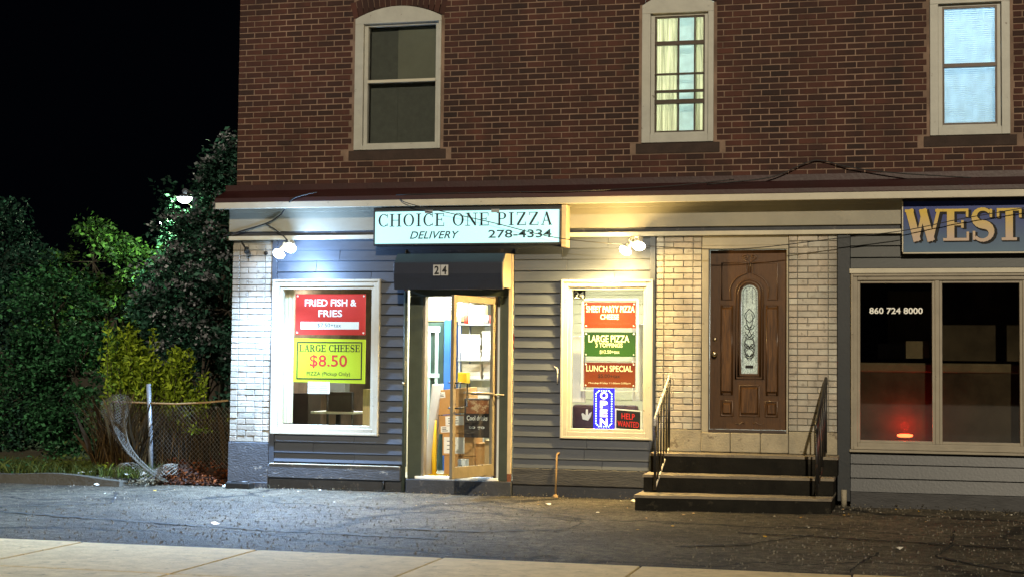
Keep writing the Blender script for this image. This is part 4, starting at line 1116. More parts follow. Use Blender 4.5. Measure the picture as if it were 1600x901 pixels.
simple_box('napkin_box', 'small white napkin box on the cafe table', 'box', 'white_box', .88, 1.00, 1.15, 1.25, .916, 1.00, bevel=.004)
simple_box('wall_heater', 'grey ribbed heater on the wall above the cabinet', 'heater', 'grey_metal', .16, .62, 2.3, 2.5, 1.12, 1.42)
simple_box('menu_board', 'dark menu board on the rear wall seen over the chairs', 'board', 'dark_brown', .45, 1.2, 4.50, 4.56, 1.15, 1.75)
drape('side_curtain', .60, .76, .80, 2.44, .11, M['room_cream'], None, 3, .008)
tag(bpy.data.objects['side_curtain'], 'cream curtain hanging at the left edge of the left shop window', 'curtain')
# entrance: cooler, rack, cartons
C_ = thing('drinks_cooler', 'dark green upright cooler with pale blue glazing bars inside the entrance', 'cooler', (2.1, 1.8, .17))
box('cabinet', M['dark_green'], C_, 1.96, 2.285, 1.50, 2.1, .171, 2.085, .01)
f = MB(); f.box(2.06, 2.10, 1.47, 1.499, .4, 2.02); f.box(2.165, 2.205, 1.47, 1.499, .4, 2.02); f.box(2.02, 2.225, 1.465, 1.498, 1.955, 2.03); f.box(2.02, 2.225, 1.465, 1.498, 1.365, 1.42)
f.build('glazing_bars', M['pale_blue_metal'], C_, .003)
simple_box('blue_bin', 'tall glossy blue locker between the cooler and the door leaf', 'locker', 'blue_plastic', 2.292, 2.40, 1.45, 1.9, .171, 2.12)
AC = thing('air_conditioner', 'white wall air conditioner with grille above the cooler', 'air conditioner', (2.22, 1.9, 2.15))
box('housing', M['white_print'], AC, 1.96, 2.46, 1.75, 2.3, 2.17, 2.45, .01)
for k in range(5): box('vent_slat', M['grey_metal'], AC, 2.17, 2.40, 1.735, 1.749, 2.235 + k * .04, 2.252 + k * .04, .002)
simple_box('shelf_board', 'cream shelf carrying the air conditioner', 'shelf', 'cardboard_pale', 1.96, 2.47, 1.60, 2.3, 2.10, 2.168)
Y_ = thing('yellow_stand', 'bright yellow upright stand at the foot of the carton stack', 'stand', (2.415, .25, .17))
MB().tube([(2.505, .40, .20), (2.500, .40, .86)], .030, 12).build('post', M['yellow_plastic'], Y_)
MB().box(2.40, 2.68, .30, .50, .171, .200).build('foot', M['yellow_plastic'], Y_, .01)
def carton(lab, m, x0, x1, y0, y1, z0, z1, ry=0, labels=()):
    t = thing('carton', lab, 'box', ((x0 + x1) / 2, (y0 + y1) / 2, z0), 'cardboard cartons stacked inside the entrance')
    MB().box(x0, x1, y0, y1, z0, z1).build('box_body', M[m], t, .006)
    for a, b, c_, d in labels:
        MB().box(x0 + (x1 - x0) * a, x0 + (x1 - x0) * b, y0 - .003, y0 - .0005, z0 + (z1 - z0) * c_, z0 + (z1 - z0) * d).build('label', M['white_print'], t)
        for k in range(3):
            zz = z0 + (z1 - z0) * (c_ + (d - c_) * (.25 + k * .25))
            MB().box(x0 + (x1 - x0) * (a + (b - a) * .15), x0 + (x1 - x0) * (a + (b - a) * (.55 + .3 * random.random())), y0 - .004, y0 - .0032, zz - .004, zz + .004).build('label_print', M['black_print'], t)
    t.rotation_euler = (0, ry, 0)
    return t
carton('brown carton at the bottom of the leaning stack inside the entrance', 'cardboard', 2.60, 2.98, .50, .90, .171, .42)
carton('brown carton with two white labels, second from the bottom of the leaning stack', 'cardboard', 2.575, 2.98, .50, .90, .424, .69, 0, ((.05, .70, .10, .85),))
carton('brown carton with small labels, third from the bottom of the leaning stack', 'cardboard', 2.535, 2.96, .50, .90, .695, .92, R(-3), ((.2, .75, .45, .95), (.05, .35, .08, .42)))
carton('largest brown carton tilted on top of the leaning stack', 'cardboard', 2.50, 2.93, .50, .90, .935, 1.24, R(-6), ((.04, .30, .68, .92),))
simple_box('plastic_drum', 'pale plastic sheet leaning by the left door post', 'sheet', 'white_box', 2.49, 2.505, .15, .60, .171, 1.30, ry=R(5))
carton('pale carton behind the bottom of the door glass', 'cardboard_pale', 3.10, 3.35, .55, .85, .171, .62)
carton('narrow tan carton beside the pale one behind the door glass', 'cardboard', 2.97, 3.09, .60, .85, .171, .58)
carton('white carton low behind the free edge of the door', 'white_box', 2.86, 2.96, .20, .35, .171, .40, 0, ((.1, .8, .3, .8),))
SH = thing('wire_shelf', 'grey shelving rack with pizza boxes behind the door glass', 'shelf', (2.9, 1.6, .17))
for x in (2.56, 3.22):
    for y in (1.25, 1.75): MB().tube([(x, y, .17), (x, y, 2.40)], .014).build('upright', M['grey_metal'], SH)
for z in (1.02, 1.36, 1.60, 2.06): box('shelf', M['grey_metal'], SH, 2.54, 3.24, 1.23, 1.77, z - .02, z, .003)
for sx, n, z0, nm in ((2.70, 7, 1.601, 'left of the second rack shelf'), (2.98, 8, 1.601, 'right of the second rack shelf'), (2.72, 4, 1.361, 'left of the middle rack shelf'), (3.0, 5, 1.361, 'right of the middle rack shelf'), (2.82, 5, 1.021, 'on the lowest rack shelf')):
    for k in range(n):
        w = .12 + random.random() * .006; dx = random.uniform(-.01, .01)
        simple_box('pizza_box', 'white pizza box, %s in the pile %s' % (('lowest', 'second up', 'third up', 'fourth up', 'fifth up', 'sixth up', 'seventh up', 'eighth up')[k], nm), 'pizza box', 'white_box', sx - w + dx, sx + w + dx, 1.27, 1.68, z0 + k * .047, z0 + k * .047 + .044, 'pizza boxes stacked on the rack', .003)
simple_box('paper_bag', 'brown paper bag on the top shelf behind the door glass', 'bag', 'cardboard_pale', 2.66, 2.86, 1.3, 1.5, 2.061, 2.30)
FR = thing('drinks_poster_case', 'black glass fronted case with food picture and lettering behind the door', 'display case', (3.05, .45, .62))
box('case', M['dark_brown'], FR, 2.90, 3.24, .32, .48, .66, 1.13, .006)
M['food'] = mat('printed_food', (.30, .10, .03), .4, .5, 12, 0, c2=(.65, .45, .25), c2_amt=.3, c2_scale=14)
MB().box(2.93, 3.21, .314, .319, .95, 1.11).build('picture', M['food'], FR)
text('lettering', 'Cool drinks', 2.935, 3.195, .865, .925, .3185, M['white_print'], FR, bold=.02)
text('lettering', 'to go', 2.96, 3.16, .755, .80, .3185, M['white_print'], FR, bold=.02)
simple_box('menu_board', 'white menu board on the rear wall above the rack', 'board', 'poster_white', 2.0, 3.3, 4.5, 4.56, 1.75, 2.45)
for k in range(7):
    cx = 2.62 + k * .085
    o = MB().lathe((cx, 1.36, 2.061), (0, 0, 1), [(0, .001), (0, .033), (.11, .033), (.112, .001)], 12).build('food_can', M[('poster_red', 'white_print', 'yellow_plastic', 'white_box')[k % 4]], None)
    tag(o, '%s food can on the top shelf, number %s from the door edge' % (('red', 'white', 'yellow', 'off-white')[k % 4], ('one', 'two', 'three', 'four', 'five', 'six', 'seven')[k]), 'can', 'food cans on the rack')
for k, (x, z, mm, nm) in enumerate(((2.66, .42, 'cardboard', 'brown'), (2.80, .60, 'white_box', 'white'), (3.08, .42, 'grey_metal', 'grey'), (3.12, 1.30, 'cardboard_pale', 'tan'), (3.13, 1.50, 'poster_red', 'red'), (2.60, 1.30, 'yellow_plastic', 'yellow'))):
    simple_box('storage_box', 'small %s storage box %s' % (nm, ('low down behind the carton stack', 'resting above the low brown one', 'behind the pale carton', 'at the right end of the middle rack shelf', 'right of the second rack shelf', 'at the left end of the middle rack shelf')[k]), 'box', mm, x, x + .12, 1.05, 1.2, z - (.2 if z < 1 else 0), z + .14, 'storage boxes in the shop entrance')
simple_box('wall_notice', 'small red notice on the wall beside the rack', 'notice', 'poster_red', 3.10, 3.28, 1.90, 1.91, 1.75, 1.95)
# behind the right window
SO = thing('vinyl_bench', 'dark purple vinyl bench behind the OPEN sign', 'bench', (4.6, .6, .17))
box('backrest', M['purple_vinyl'], SO, 4.20, 5.00, .50, .60, .60, 1.075, .035); box('seat', M['purple_vinyl'], SO, 4.20, 5.00, .605, 1.05, .50, .62, .03); box('base', M['dark_brown'], SO, 4.22, 4.98, .61, 1.0, .171, .498)
o = MB(); o.prism([(4.335, .90), (4.40, .885), (4.43, .93), (4.445, .99), (4.42, .975), (4.40, .945), (4.395, 1.02), (4.375, 1.02), (4.37, .945), (4.335, .975), (4.32, .965)], .480, .4995)
tag(o.build('dove_sticker', M['white_print'], None), 'white bird shaped sticker on the purple bench', 'sticker')
simple_box('window_shelf', 'pale display shelf along the bottom of the right shop window', 'shelf', 'room_white', 4.26, 5.18, .136, .40, .745, .772)
BO = thing('plastic_bottle', 'small clear bottle standing at the right end of the window shelf', 'bottle', (5.15, .2, .772))
MB().lathe((5.135, .20, .773), (0, 0, 1), [(0, .001), (0, .026), (.10, .028), (.13, .012), (.16, .012)], 12).build('body', M['white_box'], BO)
MB().lathe((5.135, .20, .933), (0, 0, 1), [(0, .014), (.02, .014), (.021, 0)], 12).build('cap', M['dark_green'], BO)
simple_box('paper_stack', 'upright white papers left of the banners in the right shop window', 'papers', 'white_box', 4.20, 4.36, .50, .53, 1.10, 1.90)
simple_box('paper_stack', 'pale hanging towels right of the banners in the right shop window', 'towels', 'room_white', 4.86, 5.04, .90, .95, 1.12, 2.06)

# ------------------------------------------------------------------ things in the dark salon, mostly added to imitate reflections in its glass
simple_box('reflection_counter', 'long dark counter added to imitate reflected street bands inside the right shop', 'counter', 'room_dark', 7.6, 12.0, 2.2, 2.7, .171, 1.10)  # added counter, stands in for bands reflected in the glass
simple_box('reflection_strip', 'added strip imitating a reflected street band inside the right shop', 'counter top', 'room_dark', 7.5, 11.2, 2.14, 2.75, 1.42, 1.62)  # added strip, a street reflection put into shape and colour
simple_box('reflection_block', 'small grey block added as a pale reflected patch above the counter in the right shop', 'monitor', 'grey_metal', 7.75, 8.12, 2.3, 2.4, 1.66, 1.86)  # added block for a pale reflected patch, emits nothing
simple_box('reflection_board', 'large dim board added for an awning reflection on the salon wall', 'mirror', 'pine', 7.85, 8.9, 3.9, 3.97, 1.7, 2.6)  # this board and the next are added in place of an awning reflection
simple_box('reflection_board', 'second dim board added for an awning reflection behind the salon counter', 'mirror', 'pine', 8.6, 10.6, 3.9, 3.97, 2.0, 2.7)
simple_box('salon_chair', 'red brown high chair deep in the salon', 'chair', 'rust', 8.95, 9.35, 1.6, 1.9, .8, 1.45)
RL = thing('red_lamp', 'small glowing red lamp on the salon window ledge', 'lamp', (8.09, .16, .75))
M['red_emit'] = emit('red_bulb', (1.0, .10, .03), 9)
MB().box(7.99, 8.19, .11, .22, .765, .778).build('lamp_tray', M['dark_slate'], RL, .003)
MB().lathe((8.09, .16, .779), (0, 0, 1), [(0, .055), (.01, .085), (.03, .085), (.035, .05), (.036, 0)], 16).build('bulb', M['red_emit'], RL)
light('POINT', 'red_glow', (8.09, .20, .90), 9, (1.0, .02, .01), .05, RL)
light('POINT', 'red_glow_near', (8.09, .17, .845), 1.2, (1.0, .02, .01), .03, RL)
M['reflection_brown'] = mat('brown_reflection', (0.042, 0.034, 0.021), .9, .6, 2.5, 0, pos=True, spec=.1)  # brown tone of the reflections, carried by added sheets
M['reflection_beige'] = mat('beige_reflection', (0.12, 0.10, 0.06), .9, .3, 5, 0, pos=True, spec=.1)  # beige of the reflected band, put into the colour
DV = thing('reflection_screen', 'added half-height brown screen with a beige band imitating street reflections behind the salon windows', 'screen', (9.0, .6, .17))
box('added_panel', M['reflection_brown'], DV, 7.42, 12.0, .34, .38, .171, 1.50)  # added panel that catches the red glow below the reflection band
box('reflection_band', M['reflection_beige'], DV, 7.42, 12.0, .325, .395, 1.502, 1.61, .02)  # added rail imitating a street reflection across the panes
simple_box('reflection_backdrop', 'added brown sheet imitating a reflection behind the second salon pane', 'curtain', 'reflection_brown', 8.42, 9.5, .95, 1.0, 1.64, 2.70)  # added backdrop giving this pane its reflected brown
simple_box('reflection_card', 'added pale card imitating a reflected patch above the beige band behind the first salon pane', 'card', 'reflection_beige', 8.10, 8.36, .45, .46, 1.66, 1.86)  # added card in place of a white reflected patch

# ------------------------------------------------------------------ flood lamps
def flood(lab, x, z, heads, m, col, power, aims, grp='twin flood lamps under the white strip'):
    t = thing('flood_lamp', lab, 'flood lamp', (x, -.03, z), grp)
    MB().lathe((x, -.03, z), (0, -1, 0), [(0, .055), (.03, .055), (.034, 0)], 16).build('mount', M['white_trim'], t)
    for (hx, hy, hz), aim, pw in zip(heads, aims, power):
        a = Vector(aim).normalized(); tip = Vector((hx, hy, hz))
        back = tip - a * .13
        MB().tube([(x, -.055, z), ((x + back.x) / 2, back.y + .02, max(z, back.z) + .01), tuple(back)], .011, 6).build('arm', M['white_trim'], t)
        h = MB().lathe(tuple(back), tuple(a), [(0, .0), (0, .028), (.05, .034), (.085, .058)], 18).build('lamp_holder', M['white_trim'], t)
        MB().lathe(tuple(back + a * .0), tuple(a), [(.072, .056), (.085, .070), (.105, .074), (.130, .064), (.150, .036), (.156, 0)], 18).build('bulb', m, h)
        light('SPOT', 'lamp', tuple(tip + a * .05), pw, col, .045, t, a, 128, 1.0)
    return t
flood('twin flood lamp shining cold white left of the lit sign', .76, 2.985, [(.713, -.33, 2.830), (.865, -.34, 2.900)], M['bulb_cool'], (.40, .64, 1.0), (1400, 4200),
      [(-.35, -.45, -1.0), (-.05, -.60, -1.0)])
flood('twin flood lamp shining warm yellow right of the lit sign', 5.03, 2.985, [(4.975, -.33, 2.835), (5.140, -.34, 2.885)], M['bulb_warm'], (1.0, .70, .26), (1000, 330),
      [(-.60, -.10, -1.0), (-.15, -.30, -1.0)])
# added unseen point lights beside the flood lamps, brightening the siding
light('POINT', 'siding_fill', (.98, -.46, 2.80), 120, (.36, .60, 1.0), .06, bpy.data.objects['flood_lamp'])
light('POINT', 'siding_fill', (4.88, -.46, 2.80), 125, (1.0, .68, .25), .06, bpy.data.objects['flood_lamp.001'])
t = thing('security_camera', 'small black camera on the left painted pier below the white strip', 'camera', (.20, -.04, 2.93))
MB().tube([(.10, -.04, 3.03), (.16, -.08, 2.97), (.205, -.12, 2.92)], .009, 6).build('bracket', M['black_iron'], t)
MB().lathe((.20, -.10, 2.94), (.35, -.7, -.75), [(0, 0), (0, .03), (.07, .036), (.075, .028), (.07, .02), (.07, 0)], 14).build('body', M['black_iron'], t)
MB().lathe((.425, -.02, 2.885), (0, -1, 0), [(0, .025), (.02, .022), (.022, 0)], 10).build('junction_cap', M['black_iron'], t)

# ------------------------------------------------------------------ cables
def cable(lab, pts, r=.008, sub=6):
    P = [Vector(p) for p in pts]; out = []
    for i in range(len(P) - 1):
        p0, p1, p2, p3 = P[max(0, i - 1)], P[i], P[i + 1], P[min(len(P) - 1, i + 2)]
        for k in range(sub):
            t = k / sub
            out.append(.5 * ((2 * p1) + (p2 - p0) * t + (2 * p0 - 5 * p1 + 4 * p2 - p3) * t * t + (3 * p1 - p0 - 3 * p2 + p3) * t ** 3))
    out.append(P[-1])
    o = MB().tube([tuple(p) for p in out], r, 6).build('cable', M['cable'], None)
    return tag(o, lab, 'cable')
cable('long black cable sagging from the lit sign past the oak door to the WEST board', [(2.25, -.31, 3.50), (2.44, -.34, 3.42), (3.38, -.33, 3.205), (4.22, -.34, 3.005), (5.19, -.30, 2.915), (5.91, -.28, 2.872), (6.48, -.27, 2.882), (7.32, -.26, 2.975), (8.07, -.22, 3.060), (8.67, -.22, 3.18), (9.33, -.24, 3.29), (10.3, -.30, 3.45)], .0055)
cable('black cable curving up across the left end of the fascia', [(-.13, -.08, 3.100), (.012, -.075, 3.133), (.43, -.08, 3.245), (.62, -.09, 3.34), (.745, -.20, 3.42), (.91, -.33, 3.53), (1.2, -.31, 3.60)], .009)
cable('short black cable branching down to the cold flood lamp', [(.43, -.08, 3.245), (.55, -.08, 3.18), (.668, -.078, 3.095), (.74, -.08, 3.02)], .008)
cable('thin black cable looping over the red ledge under the right upper windows', [(5.9, -.20, 3.62), (6.6, -.06, 3.70), (7.0, -.03, 3.86), (7.18, -.02, 3.885), (7.5, -.04, 3.80), (8.0, -.08, 3.72), (8.8, -.18, 3.64)], .007)
cable('thin black cable lying along the red ledge above the lit sign', [(2.2, -.305, 3.55), (3.4, -.31, 3.56), (4.4, -.32, 3.555), (5.4, -.22, 3.60), (6.2, -.1, 3.68)], .006)
o = MB().tube([(4.10, -.050, 1.53), (4.14, -.055, 1.50), (4.140, -.050, 1.33)], .008, 6).build('wire_stub', M['white_iron'], None); tag(o, 'short white wire stub on the siding left of the right shop window', 'wire')
t = thing('gas_pipe', 'thin pale pipe with bent top standing against the base right of the door', 'pipe', (4.14, -.07, 0))
MB().tube([(4.17, -.05, .52), (4.147, -.07, .50), (4.138, -.07, .25), (4.134, -.07, .03)], .012, 8).build('pipe', M['rust_rail'], t)
MB().lathe((4.134, -.07, .0), (0, 0, 1), [(0, .03), (.03, .03), (.04, .015)], 10).build('flange', M['rust_rail'], t)
o = MB().tube([(7.43, -.06, .0), (7.43, -.06, .19)], .032, 12).build('pipe_stub', M['cream_block'], None); tag(o, 'short pale pipe stub at the foot of the slate corner board', 'pipe')

# ------------------------------------------------------------------ steps and handrails
ST = thing('door_steps', 'three dark concrete steps with pale worn treads below the oak door', 'steps', (6.33, -.6, 0))
def step(x0, x1, yl, yr, z0, z1, yb=-.046):
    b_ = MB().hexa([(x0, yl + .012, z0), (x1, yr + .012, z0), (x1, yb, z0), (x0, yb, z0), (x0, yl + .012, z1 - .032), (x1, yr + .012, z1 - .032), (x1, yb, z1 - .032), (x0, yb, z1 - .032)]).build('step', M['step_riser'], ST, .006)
    nx = 18; mb = MB()   # worn tread with an uneven nosing
    ys = [yl + (yr - yl) * i / nx + random.uniform(-.006, .004) for i in range(nx + 1)]; zs = [z1 + random.uniform(-.006, .001) for _ in range(nx + 1)]
    for i in range(nx):
        a, b = x0 - .008 + (x1 - x0 + .016) * i / nx, x0 - .008 + (x1 - x0 + .016) * (i + 1) / nx
        mb.face([(a, ys[i], zs[i]), (b, ys[i + 1], zs[i + 1]), (b, yb, z1), (a, yb, z1)])
        mb.face([(a, ys[i], z1 - .03), (b, ys[i + 1], z1 - .03), (b, ys[i + 1], zs[i + 1]), (a, ys[i], zs[i])])
        mb.face([(a, ys[i], z1 - .03), (a, yb, z1 - .03), (b, yb, z1 - .03), (b, ys[i + 1], z1 - .03)])
    for x, i in ((x0 - .008, 0), (x1 + .008, nx)): mb.face([(x, ys[i], z1 - .03), (x, yb, z1 - .03), (x, yb, z1), (x, ys[i], zs[i])])
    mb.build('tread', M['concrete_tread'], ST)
step(5.285, 7.335, -1.32, -1.04, -.02, .165)
step(5.300, 7.345, -.86, -.70, .166, .355)
step(5.310, 7.372, -.45, -.42, .356, .568)
def handrail(lab, x, m, zb, low, grp='iron handrails beside the door steps', xf=None):
    xf = xf if xf is not None else x
    t = thing('handrail', lab, 'handrail', (x, -.3, .57), grp)
    a, b = Vector((x, -.14, 1.430)), Vector((xf, -1.12, zb))
    MB().tube([tuple(a + Vector((0, .03, -.07))), tuple(a), tuple(b), tuple(b + Vector((0, -.03, -.09)))], .017, 8).build('top_rail', m, t)
    for k in range(6):
        p = a.lerp(b, k / 5.0 * .97 + .015)
        bot = .575 - (k / 5) * low
        MB().tube([(p.x, p.y, p.z), (p.x, p.y, bot + .02)], .009 if k not in (0, 5) else .015, 6).build('post' if k in (0, 5) else 'baluster', M['black_iron'], t)
    MB().tube([(x, a.y, .62), (xf, b.y + .03, .60 - low + .02)], .011, 6).build('bottom_rail', m, t)
    return t
handrail('left iron handrail with pale worn top rail beside the oak door', 5.475, M['white_iron'], .985, .39, xf=5.47)
handrail('right black iron handrail beside the oak door', 7.235, M['black_iron'], .95, .39, xf=7.19)

# ------------------------------------------------------------------ ground
def sheet(name, m, x0, x1, y0, y1, z, nx=1, ny=1, amp=0):
    xs = np.linspace(x0, x1, nx + 1); ys = np.linspace(y0, y1, ny + 1)
    V = [(x, y, z + (random.uniform(-amp, amp) if amp else 0)) for y in ys for x in xs]
    Fc = [(j * (nx + 1) + i, j * (nx + 1) + i + 1, (j + 1) * (nx + 1) + i + 1, (j + 1) * (nx + 1) + i) for j in range(ny) for i in range(nx)]
    me = bpy.data.meshes.new(name); me.from_pydata(V, [], Fc); me.materials.append(m); me.polygons.foreach_set('use_smooth', [True] * len(Fc)); me.update()
    o = bpy.data.objects.new(name, me); COL.objects.link(o); WPOS[o] = Vector(); return tag(o, kind='structure')
sheet('ground', M['soil'], -250, 250, -60, 300, -.14)
sheet('parking_lot', M['asphalt'], -30, 30, -5.99, .4, 0, 240, 26, .006)
SW = sheet('sidewalk', M['kerb'], -30, 30, -9.4, -6.0, -.03)
for r, (y0, y1) in enumerate(((-7.555, -6.008), (-9.15, -7.575))):
    k0 = -8 if r == 0 else -8
    for k in range(-9, 14):
        x0 = 2.985 + 1.585 * k; x1 = x0 + 1.570
        b_ = MB().box(x0, x1, y0, y1, -.10, .012 + random.uniform(-.004, .004)).build('paving_slab', M['walk'], None, .008)
        b_.parent = SW
box('street_kerb', M['walk'], None, -30, 30, -9.34, -9.165, -.15, .010, .012)['kind'] = 'structure'
sheet('road', M['road'], -120, 120, -24, -9.35, -.125)
# verge behind the kerb at the left
def bump_sheet(name, m, x0, x1, y0, y1, fn, nx, ny, kind='structure'):
    xs = np.linspace(x0, x1, nx + 1); ys = np.linspace(y0, y1, ny + 1)
    V = [(x, y, fn(x, y)) for y in ys for x in xs]
    Fc = [(j * (nx + 1) + i, j * (nx + 1) + i + 1, (j + 1) * (nx + 1) + i + 1, (j + 1) * (nx + 1) + i) for j in range(ny) for i in range(nx)]
    me = bpy.data.meshes.new(name); me.from_pydata(V, [], Fc); me.materials.append(m); me.polygons.foreach_set('use_smooth', [True] * len(Fc)); me.update()
    o = bpy.data.objects.new(name, me); COL.objects.link(o); WPOS[o] = Vector(); return tag(o, kind=kind)
bump_sheet('verge', M['soil'], -14, -.9, -.33, 16, lambda x, y: -.02 + max(0, min(1, (-x - 1.0) / .7)) * max(0, min(1, (y + .40) / .14)) * (.09 + .05 * math.sin(x * 3.1 + y) * math.cos(y * 2.3) + .03 * random.random() + min(.25, max(0, (y - 1) * .05))), 120, 120)
bump_sheet('clay_bank', M['rust_soil'], -1.15, -.03, .02, 3.5, lambda x, y: .01 + min(.17, y * .5) + .06 * random.random() * min(1, y * 3) + .03 * math.sin(x * 14) * min(1, y * 2), 40, 60)
mb = MB(); n = 60
pr = lambda x: (-.50 + .02 * math.sin(x * 2.1) + (x + 1.2) * .03, .125 + .012 * math.sin(x * 5) - max(0, (x + 1.75)) * .12)
for i in range(n):
    x0 = -14 + 12.75 * i / n; x1 = -14 + 12.75 * (i + 1) / n
    (ya, za), (yb, zb) = pr(x0), pr(x1)
    mb.hexa([(x0, ya, -.05), (x1, yb, -.05), (x1, yb + .17, -.05), (x0, ya + .17, -.05), (x0, ya + .02, za), (x1, yb + .02, zb), (x1, yb + .17, zb), (x0, ya + .17, za)])
mb.build('verge_kerb', M['kerb'], None, .0, kind='structure')
# asphalt patches and broken edges, a few millimetres proud
M['patch'] = mat('asphalt_patch', (0.030, 0.027, 0.022), .85, .5, 30, .9, 70, c2=(.02, .018, .015), c2_amt=.3, c2_scale=6, pos=True)
def crack(name, pts, w):
    """tar-black open crack: narrow irregular ribbon on the asphalt"""
    P = []
    for i in range(len(pts) - 1):
        (x0, y0), (x1, y1) = pts[i], pts[i + 1]
        n = max(2, int(math.hypot(x1 - x0, y1 - y0) / .06))
        for k in range(n): P.append((x0 + (x1 - x0) * k / n + random.uniform(-.018, .018), y0 + (y1 - y0) * k / n + random.uniform(-.03, .03)))
    mb = MB()
    for i in range(len(P) - 1):
        w0 = w * random.uniform(.5, 2.4); w1 = w * random.uniform(.5, 2.4)
        mb.face([(P[i][0], P[i][1] - w0, .0095), (P[i + 1][0], P[i + 1][1] - w1, .0095), (P[i + 1][0], P[i + 1][1] + w1, .0095), (P[i][0], P[i][1] + w0, .0095)])
    mb.build(name, M['dark_hole'], None, kind='structure')
crack('asphalt_crack', [(-2.0, -4.2), (-.2, -2.6), (-.9, -1.2), (-.3, -.5)], .016)
crack('asphalt_crack', [(-4, -3.0), (.2, -4.1), (2.6, -4.6), (4.2, -4.7)], .018)
crack('asphalt_crack', [(6.6, -3.3), (7.4, -3.4), (8.6, -3.7), (10.8, -3.9)], .022)
crack('asphalt_crack', [(8.55, -2.3), (8.5, -3.7), (8.35, -4.6), (8.9, -5.4), (10.5, -5.2)], .035)
crack('asphalt_crack', [(5.1, -2.6), (5.0, -3.6), (4.3, -4.0), (3.4, -4.0)], .022)
crack('asphalt_crack', [(6.2, -4.6), (6.8, -4.2), (7.3, -3.2)], .02)
crack('asphalt_crack', [(7.9, -4.5), (7.75, -5.3), (7.7, -5.9)], .03)
crack('asphalt_crack', [(2.9, -1.2), (4.0, -1.6), (5.0, -2.5)], .016)
crack('asphalt_crack', [(-30, -5.99), (30, -5.99)], .012)
# loose aggregate and grit lying on the worn asphalt
gv = MB(); rgx = random.Random(21)
gV = []; gF = []
for i in range(6500):
    x = rgx.uniform(-3.5, 10.5); y = -5.9 * rgx.random() ** .8 - .05; r = rgx.choice((.004, .005, .006, .008, .011))
    if rgx.random() < .12: y = -abs(rgx.gauss(0, .25)) - .04
    if y > -.03: continue
    n = len(gV); a0 = rgx.random() * 6
    gV += [(x + r * math.cos(a0 + k * 2.1), y + r * 1.2 * math.sin(a0 + k * 2.1), .002) for k in range(3)] + [(x, y, .005 + r * 1.2)]
    gF += [(n, n + 1, n + 3), (n + 1, n + 2, n + 3), (n + 2, n, n + 3)]
gm = bpy.data.meshes.new('grit'); gm.from_pydata(gV, [], gF)
M['grit'] = mat('grit', (.15, .135, .105), .9, .7, 9, 0, pos=True)
gm.materials.append(M['grit']); go = bpy.data.objects.new('grit', gm); COL.objects.link(go); tag(go, 'loose grit and gravel scattered over the asphalt', 'grit', kind='stuff')

# ------------------------------------------------------------------ litter
def scrap(lab, cat, x, y, s, m, grp='litter on the asphalt'):
    mb = MB(); n = 6
    pts = [(x + s * random.uniform(.5, 1) * math.cos(a * math.pi / 3), y + s * 1.3 * random.uniform(.5, 1) * math.sin(a * math.pi / 3), .010 + random.uniform(.0, s * .5)) for a in range(n)]
    c = (x, y, .012 + s * .45)
    for i in range(n): mb.face([pts[i], pts[(i + 1) % n], c])
    return tag(mb.build({'leaf': 'fallen_leaf'}.get(cat, 'paper_scrap'), M[m], None), lab, cat, grp)
M['leaf_yellow'] = mat('yellow_leaf', (.60, .36, .03), .6, .2, 9, 0)
M['litter'] = mat('litter_paper', (.55, .52, .45), .7, .2, 20, 0)
scrap('yellow fallen leaf alone on the asphalt at the left', 'leaf', 1.80, -4.28, .06, 'leaf_yellow')
scrap('white paper scrap on the asphalt right of the steps', 'paper', 8.05, -4.21, .05, 'litter')
scrap('white crumpled paper left of the bottom step', 'paper', 5.12, -.42, .07, 'litter')
scrap('smaller crumpled paper right beside the bottom step', 'paper', 5.22, -.60, .05, 'litter')
scrap('white scrap on the asphalt below the right shop window', 'paper', 4.3, -1.15, .045, 'litter')
scrap('white scrap on the asphalt in the violet light of the OPEN sign', 'paper', 5.0, -1.9, .035, 'litter')
scrap('white paper at the foot of the left painted pier', 'paper', -.02, -.12, .05, 'litter')
scrap('pale scrap by the kerb end left of the fence post', 'paper', -1.55, -.50, .06, 'litter')
for i in range(46):
    x = random.choice([random.uniform(-1.9, 9.6)] * 3 + [random.uniform(6.8, 10)]); y = -abs(random.gauss(0, 1.0)) - .18
    if 5.2 < x < 7.4: y -= 1.2
    if y < -5.5: y = -2
    scrap('tiny pale bit of litter lying on the asphalt before the shopfronts', 'litter', x, y, random.uniform(.010, .024), random.choice(['litter', 'litter', 'cardboard_pale', 'leaf_yellow']), 'tiny bits of litter on the asphalt')
t = thing('drain_box', 'flat black box lying at the foot of the left painted pier', 'box', (.17, -.20, 0))
MB().box(.05, .37, -.28, -.10, .005, .075).build('box_body', M['black_iron'], t, .012)
MB().tube([(.1, -.19, .078), (.32, -.19, .078)], .012).build('handle', M['black_iron'], t)
for i, (x, y, s) in enumerate(((-1.82, -.12, .075), (-1.95, -.15, .07), (-1.62, .05, .06), (-1.52, .0, .06), (-1.15, -.10, .08), (-1.3, -.22, .05))):
    o = scrap(('largest pale stone left of the torn mesh behind the kerb', 'leftmost pale stone in the weeds behind the kerb', 'pale stone behind the kerb between the weeds and torn mesh', 'small pale stone just left of the fence post foot', 'pale stone right at the foot of the fence post', 'smallest pale stone before the crumpled mesh')[i], 'stone', x, y, s, 'litter', 'pale stones in the weeds'); o.name = 'stone'; o.location.z += .11

